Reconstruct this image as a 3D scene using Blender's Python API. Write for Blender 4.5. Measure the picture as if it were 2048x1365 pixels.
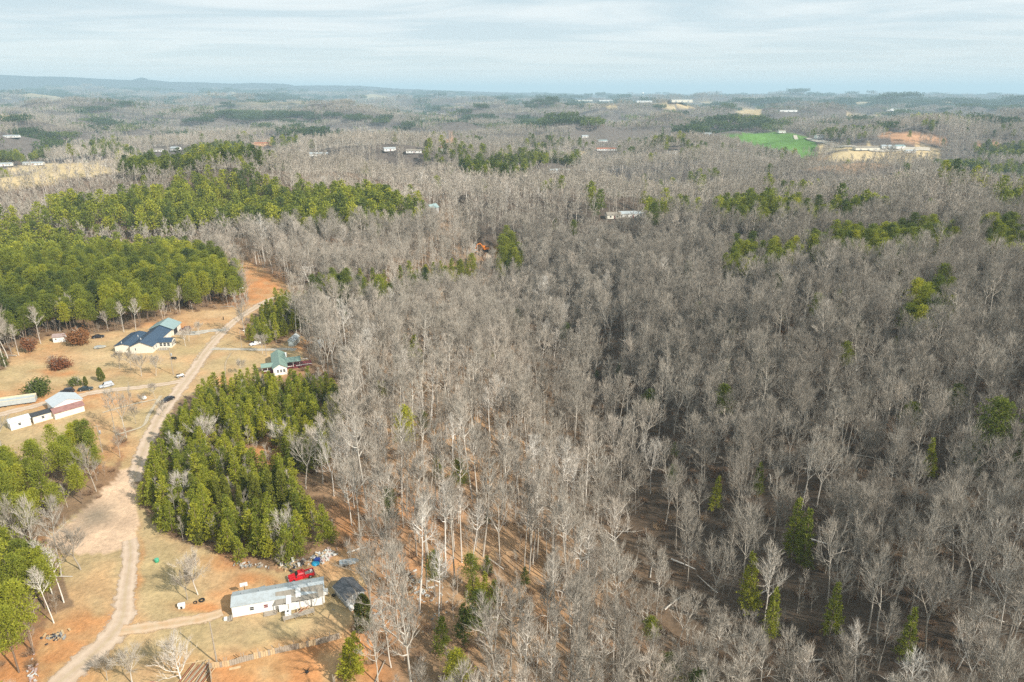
import bpy, bmesh, math, random
import numpy as np
from mathutils import Vector, Matrix
S = bpy.context.scene
for _o in list(bpy.data.objects): bpy.data.objects.remove(_o)
COL = S.collection
R = math.radians
# ------------------------------------------------------------------ camera, sky, sun, exposure
FPX = 1400.0                      # focal length in pixels of a 2048 px wide picture
PITCH = R(19.6)
CAMZ = 100.0
cam_d = bpy.data.cameras.new('camera'); cam = bpy.data.objects.new('camera', cam_d); COL.objects.link(cam)
cam_d.sensor_width = 36.0; cam_d.lens = 36.0 * FPX / 2048.0
cam_d.clip_start = 1.0; cam_d.clip_end = 90000.0
cam.location = (0, 0, CAMZ); cam.rotation_euler = (R(90) - PITCH, 0, 0)
S.camera = cam
SUN_EL = R(36); SUN_DIR = Vector((0.80, -0.60, 0)).normalized()      # towards the sun, on the ground
sun_vec = Vector((SUN_DIR.x * math.cos(SUN_EL), SUN_DIR.y * math.cos(SUN_EL), math.sin(SUN_EL)))
world = bpy.data.worlds.new('World'); S.world = world; world.use_nodes = True
wn = world.node_tree.nodes; wl = world.node_tree.links; wn.clear()
w_out = wn.new('ShaderNodeOutputWorld'); w_bg = wn.new('ShaderNodeBackground'); w_sky = wn.new('ShaderNodeTexSky')
w_sky.sky_type = 'NISHITA'; w_sky.sun_disc = False; w_sky.sun_elevation = SUN_EL
w_sky.sun_rotation = math.atan2(SUN_DIR.x, SUN_DIR.y); w_sky.altitude = 200; w_sky.air_density = 1.0; w_sky.dust_density = 1.5; w_sky.ozone_density = 1.0
w_bg.inputs['Strength'].default_value = 0.1
# thin streaky cloud sheet: noise over the direction projected on a plane overhead
tc = wn.new('ShaderNodeTexCoord'); sx = wn.new('ShaderNodeSeparateXYZ'); wl.new(tc.outputs['Generated'], sx.inputs[0])
def wmath(op, a, b=None, clamp=False):
    n = wn.new('ShaderNodeMath'); n.operation = op; n.use_clamp = clamp
    for i, v in enumerate((a, b)):
        if v is None: continue
        if isinstance(v, (int, float)): n.inputs[i].default_value = v
        else: wl.new(v, n.inputs[i])
    return n.outputs[0]
zc = wmath('ADD', wmath('MAXIMUM', sx.outputs['Z'], 0.0), 0.035)
cx = wmath('DIVIDE', sx.outputs['X'], zc); cy = wmath('DIVIDE', sx.outputs['Y'], zc)
cv = wn.new('ShaderNodeCombineXYZ'); wl.new(wmath('MULTIPLY', cx, 0.30), cv.inputs[0]); wl.new(wmath('MULTIPLY', cy, 0.55), cv.inputs[1])
cn = wn.new('ShaderNodeTexNoise'); cn.inputs['Scale'].default_value = 1.1; cn.inputs['Detail'].default_value = 7; cn.inputs['Roughness'].default_value = 0.62; cn.inputs['Distortion'].default_value = 0.6
wl.new(cv.outputs[0], cn.inputs['Vector'])
cr = wn.new('ShaderNodeValToRGB'); cr.color_ramp.elements[0].position = 0.40; cr.color_ramp.elements[1].position = 0.60
wl.new(cn.outputs['Fac'], cr.inputs[0])
cm = wn.new('ShaderNodeMix'); cm.data_type = 'RGBA'
wl.new(w_sky.outputs[0], cm.inputs[6])
ccol = wn.new('ShaderNodeMix'); ccol.data_type = 'RGBA'; wl.new(cr.outputs[0], ccol.inputs[0])
ccol.inputs[6].default_value = (4.5, 5.5, 6.0, 1); ccol.inputs[7].default_value = (6.4, 6.9, 7.05, 1)
wl.new(ccol.outputs[2], cm.inputs[7])
# the sheet covers most of the sky and thins out down to the horizon
fac = wmath('MULTIPLY', wmath('MULTIPLY', sx.outputs['Z'], 7.0, True), 0.86)
wl.new(wmath('ADD', fac, 0.5, True), cm.inputs[0])
hw = wn.new('ShaderNodeMix'); hw.data_type = 'RGBA'; wl.new(wmath('MULTIPLY', wmath('POWER', 2.718, wmath('MULTIPLY', wmath('MAXIMUM', sx.outputs['Z'], 0.0), -22.0)), 0.85), hw.inputs[0])
wl.new(cm.outputs[2], hw.inputs[6]); hw.inputs[7].default_value = (8.0, 7.9, 7.5, 1); wl.new(hw.outputs[2], w_bg.inputs[0]); wl.new(w_bg.outputs[0], w_out.inputs[0])
sd = bpy.data.lights.new('sun', 'SUN'); sd.energy = 5.0; sd.angle = R(0.6); sd.color = (1.0, 0.93, 0.82)
sun = bpy.data.objects.new('sun', sd); COL.objects.link(sun)
sun.rotation_euler = (-sun_vec).to_track_quat('-Z', 'Y').to_euler(); sun.location = (80, -60, 150)
S.view_settings.view_transform = 'Standard'; S.view_settings.look = 'None'; S.view_settings.gamma = 1.0
S.view_settings.use_curve_mapping = False; S.view_settings.exposure = 0.46
S.cycles.max_bounces = 4; S.cycles.diffuse_bounces = 3; S.cycles.glossy_bounces = 2; S.cycles.volume_bounces = 0
S.cycles.transmission_bounces = 2; S.cycles.transparent_max_bounces = 6; S.cycles.use_denoising = False
S.cycles.denoiser = 'OPENIMAGEDENOISE'; S.cycles.denoising_input_passes = 'RGB_ALBEDO_NORMAL'; S.cycles.denoising_prefilter = 'ACCURATE'
S.cycles.use_adaptive_sampling = False
S.cycles.caustics_reflective = False; S.cycles.caustics_refractive = False
# ------------------------------------------------------------------ noise and terrain
def _hash(ix, iy, seed):
    n = (ix.astype(np.int64) * 374761393 + iy.astype(np.int64) * 668265263 + seed * 144665) & 0x7fffffff
    n = ((n ^ (n >> 13)) * 1274126177) & 0x7fffffff
    return ((n ^ (n >> 16)) & 0xffff) / 65535.0
def vnoise(x, y, seed=0):
    x = np.asarray(x, float); y = np.asarray(y, float)
    ix = np.floor(x); iy = np.floor(y); fx = x - ix; fy = y - iy
    def g(ax, ay):
        a = _hash(ix + ax, iy + ay, seed) * 2 * math.pi
        return np.cos(a) * (fx - ax) + np.sin(a) * (fy - ay)
    u = fx * fx * fx * (fx * (fx * 6 - 15) + 10); v = fy * fy * fy * (fy * (fy * 6 - 15) + 10)
    a = g(0, 0) * (1 - u) + g(1, 0) * u; b = g(0, 1) * (1 - u) + g(1, 1) * u
    return (a * (1 - v) + b * v) * 1.5
def fbm(x, y, seed=0, o=3):
    t = 0; a = 1.0; f = 1.0
    for i in range(o):
        t = t + a * vnoise(x * f, y * f, seed + i * 17); a *= .5; f *= 2.03
    return t
def ss(a, b, x):
    t = np.clip((x - a) / (b - a), 0, 1); return t * t * (3 - 2 * t)
def gray(px, py):                 # a ray through photograph pixel px, py
    dx = (px - 1024) / FPX; dz = (682.5 - py) / FPX
    c, s = math.cos(PITCH), math.sin(PITCH)
    return np.array([dx, c + dz * s, -s + dz * c])
def flat(px, py):
    r = gray(px, py); t = -CAMZ / r[2]; return r[0] * t, r[1] * t
RAV = np.array([flat(*p) for p in [(1010, 560), (1075, 640), (1125, 730), (1165, 820), (1215, 930), (1290, 1060), (1400, 1200), (1560, 1365), (1800, 1600)]])
def rav_dist(x, y):               # signed distance to the stream line, positive on its right
    best = np.full(np.shape(x), 1e9); sg = np.ones(np.shape(x))
    for a, b in zip(RAV[:-1], RAV[1:]):
        d = b - a; L = np.dot(d, d); t = np.clip(((x - a[0]) * d[0] + (y - a[1]) * d[1]) / L, 0, 1)
        qx = x - a[0] - t * d[0]; qy = y - a[1] - t * d[1]; q = np.hypot(qx, qy)
        cr_ = d[0] * qy - d[1] * qx
        m = q < best; best = np.where(m, q, best); sg = np.where(m, np.where(cr_ > 0, 1, -1), sg)
    return best * sg
def bump(x, y, px, py, rx, ry, hgt):
    cx_, cy_ = flat(px, py); return hgt * np.exp(-((x - cx_) / rx) ** 2 - ((y - cy_) / ry) ** 2)
def height(x, y):
    x = np.asarray(x, float); y = np.asarray(y, float); d = np.hypot(x, y)
    z = 0.35 * vnoise(x / 23, y / 23, 5) * ss(40, 60, d)
    z = z + ss(300, 620, d) * 38 * fbm(x / 350, y / 240, 3) + ss(700, 2000, d) * 48 * fbm(x / 1000, y / 600, 9) + ss(4000, 9000, d) * 34 * fbm(x / 4200, y / 3000, 21)
    r = rav_dist(x, y); fade = 1 - ss(420, 640, y)
    z = z - 19 * np.exp(-(r / 44.0) ** 2) * fade
    z = z + (22 * ss(25, 210, r) + 5 * fbm(x / 90, y / 90, 31, 2) * ss(30, 90, r)) * fade * ss(0, 1, (r > 0) * 1.0)
    z = z + 88 * ss(4500, 9500, d) * ss(.12, -.7, x / np.maximum(y, 1)) * (y > 0)
    z = z + bump(x, y, 1545, 268, 420, 260, 12) + bump(x, y, 1750, 440, 170, 90, 12) + bump(x, y, 300, 330, 300, 200, 6)
    return z
def project(x, y, z):
    c, s = math.cos(PITCH), math.sin(PITCH); zz = z - CAMZ
    dep = y * c - zz * s; up = y * s + zz * c
    dep = np.where(dep > 1, dep, 1e-3)
    return 1024 + FPX * x / dep, 682.5 - FPX * up / dep, dep
TT = np.geomspace(60, 40000, 9000)
def P(px, py):                    # the ground point seen at a pixel
    r = gray(px, py); r = r / np.linalg.norm(r)
    h = CAMZ + TT * r[2] - height(TT * r[0], TT * r[1]); k = np.argmax(h < 0)
    if h[k] >= 0: k = len(TT) - 1
    a, b = TT[max(k - 1, 0)], TT[k]
    for _ in range(24):
        m = (a + b) / 2
        if CAMZ + m * r[2] - float(height(m * r[0], m * r[1])) < 0: b = m
        else: a = m
    x, y = b * r[0], b * r[1]
    return Vector((x, y, float(height(x, y))))
def inpoly(px, py, poly):
    px = np.asarray(px, float); py = np.asarray(py, float); c = np.zeros(px.shape, bool); n = len(poly)
    for i in range(n):
        x0, y0 = poly[i]; x1, y1 = poly[(i + 1) % n]
        if y0 == y1: continue
        c ^= ((y0 > py) != (y1 > py)) & (px < (x1 - x0) * (py - y0) / (y1 - y0) + x0)
    return c
# ------------------------------------------------------------------ helpers
def tag(o, label=None, cat=None, group=None, kind=None):
    if label: o['label'] = label
    if cat: o['category'] = cat
    if group: o['group'] = group
    if kind: o['kind'] = kind
    return o
def np_mesh(name, V, F, mat=None, smooth=False, Q=None):
    """V (n,3); F (m,3) triangles and Q (k,4) quads"""
    me = bpy.data.meshes.new(name)
    V = np.asarray(V, np.float32); F = np.zeros((0, 3), np.int32) if F is None or len(F) == 0 else np.asarray(F, np.int32)
    Q = np.zeros((0, 4), np.int32) if Q is None or len(Q) == 0 else np.asarray(Q, np.int32)
    me.vertices.add(len(V)); me.vertices.foreach_set('co', V.ravel())
    nl = F.size + Q.size; me.loops.add(nl); me.loops.foreach_set('vertex_index', np.concatenate([F.ravel(), Q.ravel()]).astype(np.int32))
    me.polygons.add(len(F) + len(Q))
    st = np.concatenate([np.arange(len(F)) * 3, F.size + np.arange(len(Q)) * 4]).astype(np.int32)
    me.polygons.foreach_set('loop_start', st)
    me.polygons.foreach_set('use_smooth', np.full(len(F) + len(Q), bool(smooth)))
    me.update(calc_edges=True)
    if mat: me.materials.append(mat)
    return me
class MB:
    def __init__(s): s.V = []; s.T = []; s.Q = []; s.n = 0
    def add(s, V, T=None, Q=None):
        V = np.asarray(V, float).reshape(-1, 3); s.V.append(V)
        if T is not None and len(T): s.T.append(np.asarray(T, int).reshape(-1, 3) + s.n)
        if Q is not None and len(Q): s.Q.append(np.asarray(Q, int).reshape(-1, 4) + s.n)
        s.n += len(V)
    def box(s, x0, y0, z0, x1, y1, z1):
        V = [(x, y, z) for z in (z0, z1) for y in (y0, y1) for x in (x0, x1)]
        s.add(V, None, [(0, 2, 3, 1), (4, 5, 7, 6), (0, 1, 5, 4), (2, 6, 7, 3), (0, 4, 6, 2), (1, 3, 7, 5)]); return s
    def tube(s, pts, rad, n=5, cap=False):
        pts = np.asarray(pts, float); m = len(pts); rad = np.broadcast_to(rad, (m,)); V = []
        for i in range(m):
            d = pts[min(i + 1, m - 1)] - pts[max(i - 1, 0)]; d = d / (np.linalg.norm(d) + 1e-9)
            a = np.cross(d, (0, 0, 1) if abs(d[2]) < .9 else (1, 0, 0)); a /= np.linalg.norm(a); b = np.cross(d, a)
            for k in range(n):
                t = 2 * math.pi * k / n; V.append(pts[i] + rad[i] * (math.cos(t) * a + math.sin(t) * b))
        Q = [(i * n + k, i * n + (k + 1) % n, (i + 1) * n + (k + 1) % n, (i + 1) * n + k) for i in range(m - 1) for k in range(n)]
        T = []
        if cap:
            T = [(0, k + 1, k) for k in range(1, n - 1)] + [((m - 1) * n, (m - 1) * n + k, (m - 1) * n + k + 1) for k in range(1, n - 1)]
        s.add(V, T, Q); return s
    def poly(s, pts):              # one flat n-gon as a fan
        s.add(pts, [(0, i, i + 1) for i in range(1, len(pts) - 1)]); return s
    def quad(s, a, b, c, d): s.add([a, b, c, d], None, [(0, 1, 2, 3)]); return s
    def prism(s, prof, y0, y1):    # profile in x,z (counter-clockwise seen from -y) extruded along y
        n = len(prof); V = [(x, y0, z) for x, z in prof] + [(x, y1, z) for x, z in prof]
        T = [(0, i, i + 1) for i in range(1, n - 1)] + [(n, n + i + 1, n + i) for i in range(1, n - 1)]
        Q = [(i, i + n, (i + 1) % n + n, (i + 1) % n) for i in range(n)]
        s.add(V, T, Q); return s
    def lathe(s, prof, n=10, c=(0, 0, 0)):
        V = []
        for r, z in prof:
            for k in range(n):
                t = 2 * math.pi * k / n; V.append((c[0] + r * math.cos(t), c[1] + r * math.sin(t), c[2] + z))
        m = len(prof); s.add(V, [( (m-1)*n, (m-1)*n+k, (m-1)*n+k+1) for k in range(1, n-1)], [(i * n + k, i * n + (k + 1) % n, (i + 1) * n + (k + 1) % n, (i + 1) * n + k) for i in range(m - 1) for k in range(n)]); return s
    def mesh(s, name, mat, smooth=False):
        return np_mesh(name, np.vstack(s.V), np.vstack(s.T) if s.T else None, mat, smooth, np.vstack(s.Q) if s.Q else None)
    def obj(s, name, mat, parent=None, smooth=False, bevel=0):
        o = bpy.data.objects.new(name, s.mesh(name, mat, smooth)); COL.objects.link(o)
        if parent: o.parent = parent
        if bevel:
            bm = bmesh.new(); bm.from_mesh(o.data); bmesh.ops.remove_doubles(bm, verts=bm.verts, dist=1e-4)
            bmesh.ops.bevel(bm, geom=list(bm.edges), offset=bevel, segments=1, affect='EDGES'); bm.to_mesh(o.data); bm.free()
        return o
def empty(name, loc, rz=0, label=None, cat=None, group=None):
    o = bpy.data.objects.new(name, None); COL.objects.link(o); o.location = loc; o.rotation_euler = (0, 0, rz)
    o.empty_display_size = 0.5
    return tag(o, label, cat, group)
def put(me, name, parent=None, loc=None):
    o = bpy.data.objects.new(name, me); COL.objects.link(o)
    if parent: o.parent = parent
    if loc is not None: o.location = loc
    return o
def copy_tree(o, parent=None):
    c = o.copy(); COL.objects.link(c)
    if parent: c.parent = parent
    for ch in list(o.children): copy_tree(ch, c)
    return c
# ------------------------------------------------------------------ materials
class NT:
    def __init__(s, name):
        s.m = bpy.data.materials.new(name); s.m.use_nodes = True; s.n = s.m.node_tree.nodes; s.l = s.m.node_tree.links
        s.b = s.n['Principled BSDF']; s.out = s.n['Material Output']
    def node(s, t, **k):
        n = s.n.new(t)
        for a, v in k.items(): setattr(n, a, v)
        return n
    def inp(s, n, i, v):
        if isinstance(v, (int, float)): n.inputs[i].default_value = v
        elif isinstance(v, tuple): n.inputs[i].default_value = (*v, 1) if len(v) == 3 and n.inputs[i].type == 'RGBA' else v
        else: s.l.new(v, n.inputs[i])
    def mix(s, f, a, b, mode='MIX'):
        n = s.node('ShaderNodeMix', data_type='RGBA', blend_type=mode); s.inp(n, 0, f); s.inp(n, 6, a); s.inp(n, 7, b); return n.outputs[2]
    def math(s, op, a, b=0.0, clamp=False):
        n = s.node('ShaderNodeMath', operation=op, use_clamp=clamp); s.inp(n, 0, a); s.inp(n, 1, b); return n.outputs[0]
    def noise(s, sc, det=3, rough=.5, vec=None, dist=0):
        n = s.node('ShaderNodeTexNoise'); n.inputs['Scale'].default_value = sc; n.inputs['Detail'].default_value = det; n.inputs['Roughness'].default_value = rough; n.inputs['Distortion'].default_value = dist
        if vec is None: vec = s.pos()
        s.l.new(vec, n.inputs['Vector']); return n.outputs['Fac']
    def pos(s):
        if not hasattr(s, '_p'): s._p = s.node('ShaderNodeNewGeometry').outputs['Position']
        return s._p
    def objc(s):
        return s.node('ShaderNodeTexCoord').outputs['Object']
    def ramp(s, f, stops):
        n = s.node('ShaderNodeValToRGB'); e = n.color_ramp.elements
        while len(e) < len(stops): e.new(.5)
        for q, (p, c) in zip(e, stops): q.position = p; q.color = (*c, 1)
        s.l.new(f, n.inputs[0]); return n.outputs[0]
    def range(s, f, a, b, c=0., d=1.):
        n = s.node('ShaderNodeMapRange'); s.l.new(f, n.inputs[0])
        for i, v in enumerate((a, b, c, d)): n.inputs[i + 1].default_value = v
        return n.outputs[0]
    def attr(s, name, typ='GEOMETRY', out='Color'):
        n = s.node('ShaderNodeAttribute', attribute_name=name, attribute_type=typ); return n.outputs[out]
    def bump(s, h, strength=.3, dist=.1):
        n = s.node('ShaderNodeBump'); n.inputs['Strength'].default_value = strength; n.inputs['Distance'].default_value = dist
        s.l.new(h, n.inputs['Height']); s.l.new(n.outputs[0], s.b.inputs['Normal'])
    def done(s, col=None, rough=.9, spec=.3, metal=0.):
        if col is not None: s.inp(s.b, 'Base Color', col)
        s.inp(s.b, 'Roughness', rough); s.b.inputs['Specular IOR Level'].default_value = spec; s.b.inputs['Metallic'].default_value = metal
        return s.m
MATS = {}
def paint(name, col, rough=.6, spec=.4, metal=0., var=.25, scale=1.2, bump=0, dirt=None):
    """painted or plain surface: colour with weathering noise"""
    if name in MATS: return MATS[name]
    t = NT(name); oc = t.objc(); n1 = t.noise(scale, 5, .6, oc); n2 = t.noise(scale * 9, 3, .5, oc)
    f = t.math('ADD', t.math('MULTIPLY', n1, .7), t.math('MULTIPLY', n2, .3))
    d = tuple(c * (1 - var) for c in col) if dirt is None else dirt
    c = t.mix(t.range(f, .35, .68), d, col)
    if bump: t.bump(n2, bump, .02)
    MATS[name] = t.done(c, rough, spec, metal); return MATS[name]
# ------------------------------------------------------------------ zones, in pixels of the photograph, carried onto the ground through the camera rays
CLEAR = [(-300, 745), (-60, 742), (10, 742), (30, 700), (95, 678), (160, 668), (235, 664), (330, 640), (362, 628), (480, 612), (502, 602), (488, 580), (462, 535), (438, 500), (480, 512), (560, 562), (600, 577), (560, 592), (530, 605), (515, 622), (482, 660), (500, 690), (560, 690), (580, 672), (604, 676), (612, 700), (610, 735), (560, 757), (505, 752), (455, 765), (405, 782), (362, 800), (335, 850), (300, 880), (283, 930), (272, 970), (277, 1010), (300, 1045), (370, 1085), (420, 1108), (480, 1136), (560, 1143), (650, 1112), (705, 1085), (740, 1120), (722, 1170), (704, 1210), (702, 1262), (720, 1300), (760, 1380), (820, 1500), (900, 2800), (60, 2800), (40, 1500), (70, 1365), (72, 1300), (95, 1235), (150, 1215), (130, 1150), (92, 1085), (135, 1040), (195, 1000), (250, 930), (244, 895), (272, 862), (228, 858), (236, 900), (236, 940), (205, 935), (170, 912), (120, 925), (30, 930), (-300, 940)]
CLEAR2 = [[(700, 588), (790, 582), (880, 577), (950, 560), (962, 572), (950, 600), (860, 618), (740, 622)], [(962, 498), (985, 488), (1003, 500), (1002, 520), (995, 548), (965, 580), (935, 582), (965, 545), (968, 520)]]
PINE_YOUNG = [[(362, 800), (400, 775), (420, 760), (480, 748), (560, 742), (620, 745), (690, 775), (682, 800), (668, 830), (662, 880), (605, 915), (595, 960), (640, 1010), (704, 1012), (700, 1060), (650, 1105), (600, 1122), (540, 1135), (480, 1118), (400, 1085), (330, 1050), (280, 1005), (275, 960), (300, 900), (330, 850)],
              [(484, 655), (500, 640), (530, 604), (560, 585), (640, 588), (640, 605), (580, 640), (565, 672), (520, 672), (480, 664)]]
PINE_WOOD = [[(-200, 560), (-200, 440), (60, 425), (150, 478), (250, 482), (350, 478), (430, 500), (460, 530), (490, 570), (495, 598), (440, 600), (370, 592), (300, 605), (200, 632), (90, 635), (-200, 660)],
             [(60, 425), (130, 400), (220, 398), (330, 372), (350, 352), (420, 348), (560, 366), (620, 372), (760, 385), (845, 400), (850, 428), (790, 445), (700, 440), (640, 450), (560, 440), (480, 430), (400, 442), (330, 455), (240, 448), (150, 455)],
             [(600, 563), (700, 560), (800, 555), (850, 530), (950, 515), (962, 535), (900, 552), (830, 575), (760, 585), (700, 582), (620, 588)],
             [(985, 470), (1015, 462), (1040, 490), (1045, 520), (1010, 535), (990, 510)],
             [(-100, 890), (30, 858), (80, 850), (130, 838), (200, 805), (216, 828), (186, 868), (165, 915), (135, 950), (95, 1000), (-100, 1020)],
             [(-200, 1030), (30, 1050), (70, 1080), (105, 1150), (108, 1235), (95, 1320), (85, 1500), (-200, 1500)],
             [(1430, 402), (1530, 395), (1610, 398), (1700, 396), (1790, 412), (1700, 430), (1640, 442), (1500, 438), (1425, 430)],
             [(1600, 472), (1700, 458), (1840, 455), (1925, 452), (1915, 472), (1780, 512), (1700, 508), (1620, 502)],
             [(1470, 488), (1600, 500), (1600, 520), (1500, 540), (1440, 548)], [(1965, 445), (2030, 440), (2048, 480), (2040, 520), (1970, 515)],
             [(1855, 565), (1905, 560), (1910, 590), (1860, 640), (1820, 640), (1810, 605)],
             [(230, 325), (330, 302), (430, 285), (520, 290), (505, 302), (380, 330), (250, 340)], [(-100, 315), (-100, 250), (100, 262), (172, 264), (120, 290), (60, 320)],
             [(1030, 246), (1045, 230), (1095, 226), (1190, 246), (1150, 254), (1060, 252)], [(1345, 250), (1430, 235), (1500, 233), (1558, 242), (1560, 262), (1500, 268), (1400, 266)],
             [(915, 322), (1000, 308), (1160, 310), (1150, 326), (1040, 340), (930, 340)], [(370, 240), (450, 222), (600, 222), (790, 232), (760, 242), (500, 242)],
             [(1860, 322), (2100, 330), (2100, 350), (1900, 346)], [(1950, 288), (2100, 285), (2100, 315), (1955, 312)], [(1985, 378), (2100, 375), (2100, 412), (2000, 408)]]
GREENF = [(1440, 273), (1480, 267), (1550, 264), (1612, 273), (1640, 290), (1632, 312), (1590, 320), (1530, 316), (1465, 296), (1430, 280)]
FIELDS = [('dry', [(1625, 294), (1700, 289), (1712, 295), (1650, 306), (1620, 306)]), ('dry', [(1665, 308), (1700, 299), (1735, 290), (1830, 295), (1885, 302), (1870, 320), (1740, 326), (1650, 322)]), ('brush', [(1585, 318), (1650, 322), (1740, 326), (1780, 330), (1700, 348), (1610, 342)]),
          ('clay', [(1755, 261), (1830, 268), (1900, 277), (1890, 289), (1820, 284), (1760, 274)]), ('dry', [(1472, 221), (1520, 218), (1524, 232), (1476, 232)]),
          ('dry', [(1300, 207), (1425, 209), (1430, 217), (1315, 216)]), ('dry', [(305, 185), (405, 183), (408, 190), (318, 192)]), ('dry', [(-60, 176), (18, 178), (24, 187), (-60, 187)]),
          ('dry', [(1695, 232), (1760, 233), (1765, 240), (1690, 240)]), ('clay', [(1960, 286), (2030, 288), (2020, 294), (1955, 291)]), ('dry', [(-80, 352), (60, 330), (235, 322), (240, 345), (120, 362), (30, 376), (-80, 376)]),
          ('dry', [(1130, 305), (1180, 303), (1184, 314), (1135, 316)]), ('dry', [(1640, 258), (1690, 252), (1720, 258), (1690, 266)]), ('clay', [(890, 278), (908, 274), (912, 306), (892, 306)]),
          ('dry', [(0, 228), (60, 232), (62, 240), (0, 240)]), ('dry', [(1140, 200), (1230, 201), (1232, 215), (1145, 214)]), ('clay', [(500, 282), (545, 282), (548, 292), (505, 292)])]
ROADPX = {'road': [(75, 1420, 3.6), (120, 1365, 3.6), (185, 1310, 3.6), (225, 1270, 3.4), (245, 1235, 3.0), (250, 1190, 2.5), (256, 1150, 2.2), (261, 1110, 2.2), (259, 1080, 2.3)],
          'upper_road': [(268, 965, 2.0), (277, 930, 2.8), (292, 890, 2.9), (322, 830, 3.0), (355, 785, 3.1), (388, 740, 3.2), (412, 705, 3.2), (438, 672, 3.0), (470, 642, 2.8), (500, 622, 2.8), (525, 607, 2.8), (560, 594, 2.4), (640, 592, 1.8), (760, 590, 1.8), (860, 585, 1.8), (945, 572, 1.8), (975, 545, 2.2), (980, 525, 2.2), (976, 510, 2.2), (990, 500, 2.2)],
          'lane': [(368, 762, 2.3), (320, 770, 2.2), (260, 777, 2.2), (200, 784, 2.3), (140, 796, 2.6), (80, 810, 2.6), (0, 830, 2.6), (-60, 845, 2.6)],
          'driveway': [(242, 1262, 2.2), (290, 1256, 2.1), (340, 1248, 1.9), (400, 1240, 1.9), (445, 1226, 1.8)],
          'gravel_drive': [(424, 698, 2.0), (470, 699, 1.7), (520, 700, 1.7), (562, 699, 1.8), (592, 700, 2.0)],
          'house_drive': [(452, 660, 2.2), (420, 662, 2.6), (390, 667, 3.4), (360, 667, 3.0), (336, 668, 2.4)],
          'track': [(322, 792, .9), (309, 812, .9), (297, 832, .9), (287, 852, .9), (262, 862, .8), (232, 870, .8)],
          'side_track': [(314, 799, .8), (280, 806, .8), (240, 816, .8), (205, 826, .8)],
          'rut_track': [(452, 778, .6), (450, 750, .6), (452, 725, .6), (463, 706, .6)], 'ditch_track': [(392, 722, .5), (415, 690, .5), (440, 664, .5)],
          'far_lane': [(1590, 272, 5), (1620, 280, 5), (1660, 288, 5), (1720, 297, 5), (1790, 301, 5), (1860, 300, 5)]}
YARDS = [('clayyard', [(98, 1082), (140, 1045), (190, 1002), (225, 962), (250, 938), (272, 938), (268, 980), (275, 1040), (268, 1085), (215, 1105), (165, 1108), (120, 1098)])]
def catmull(pts, step):
    pts = np.asarray(pts, float); out = []
    for i in range(len(pts) - 1):
        p0, p1, p2, p3 = pts[max(i - 1, 0)], pts[i], pts[i + 1], pts[min(i + 2, len(pts) - 1)]
        n = max(2, int(np.linalg.norm((p2 - p1)[:2]) / step))
        for k in range(n):
            t = k / n; out.append(.5 * ((2 * p1) + (p2 - p0) * t + (2 * p0 - 5 * p1 + 4 * p2 - p3) * t * t + (3 * p1 - p0 - 3 * p2 + p3) * t ** 3))
    out.append(pts[-1]); return np.array(out)
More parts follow.
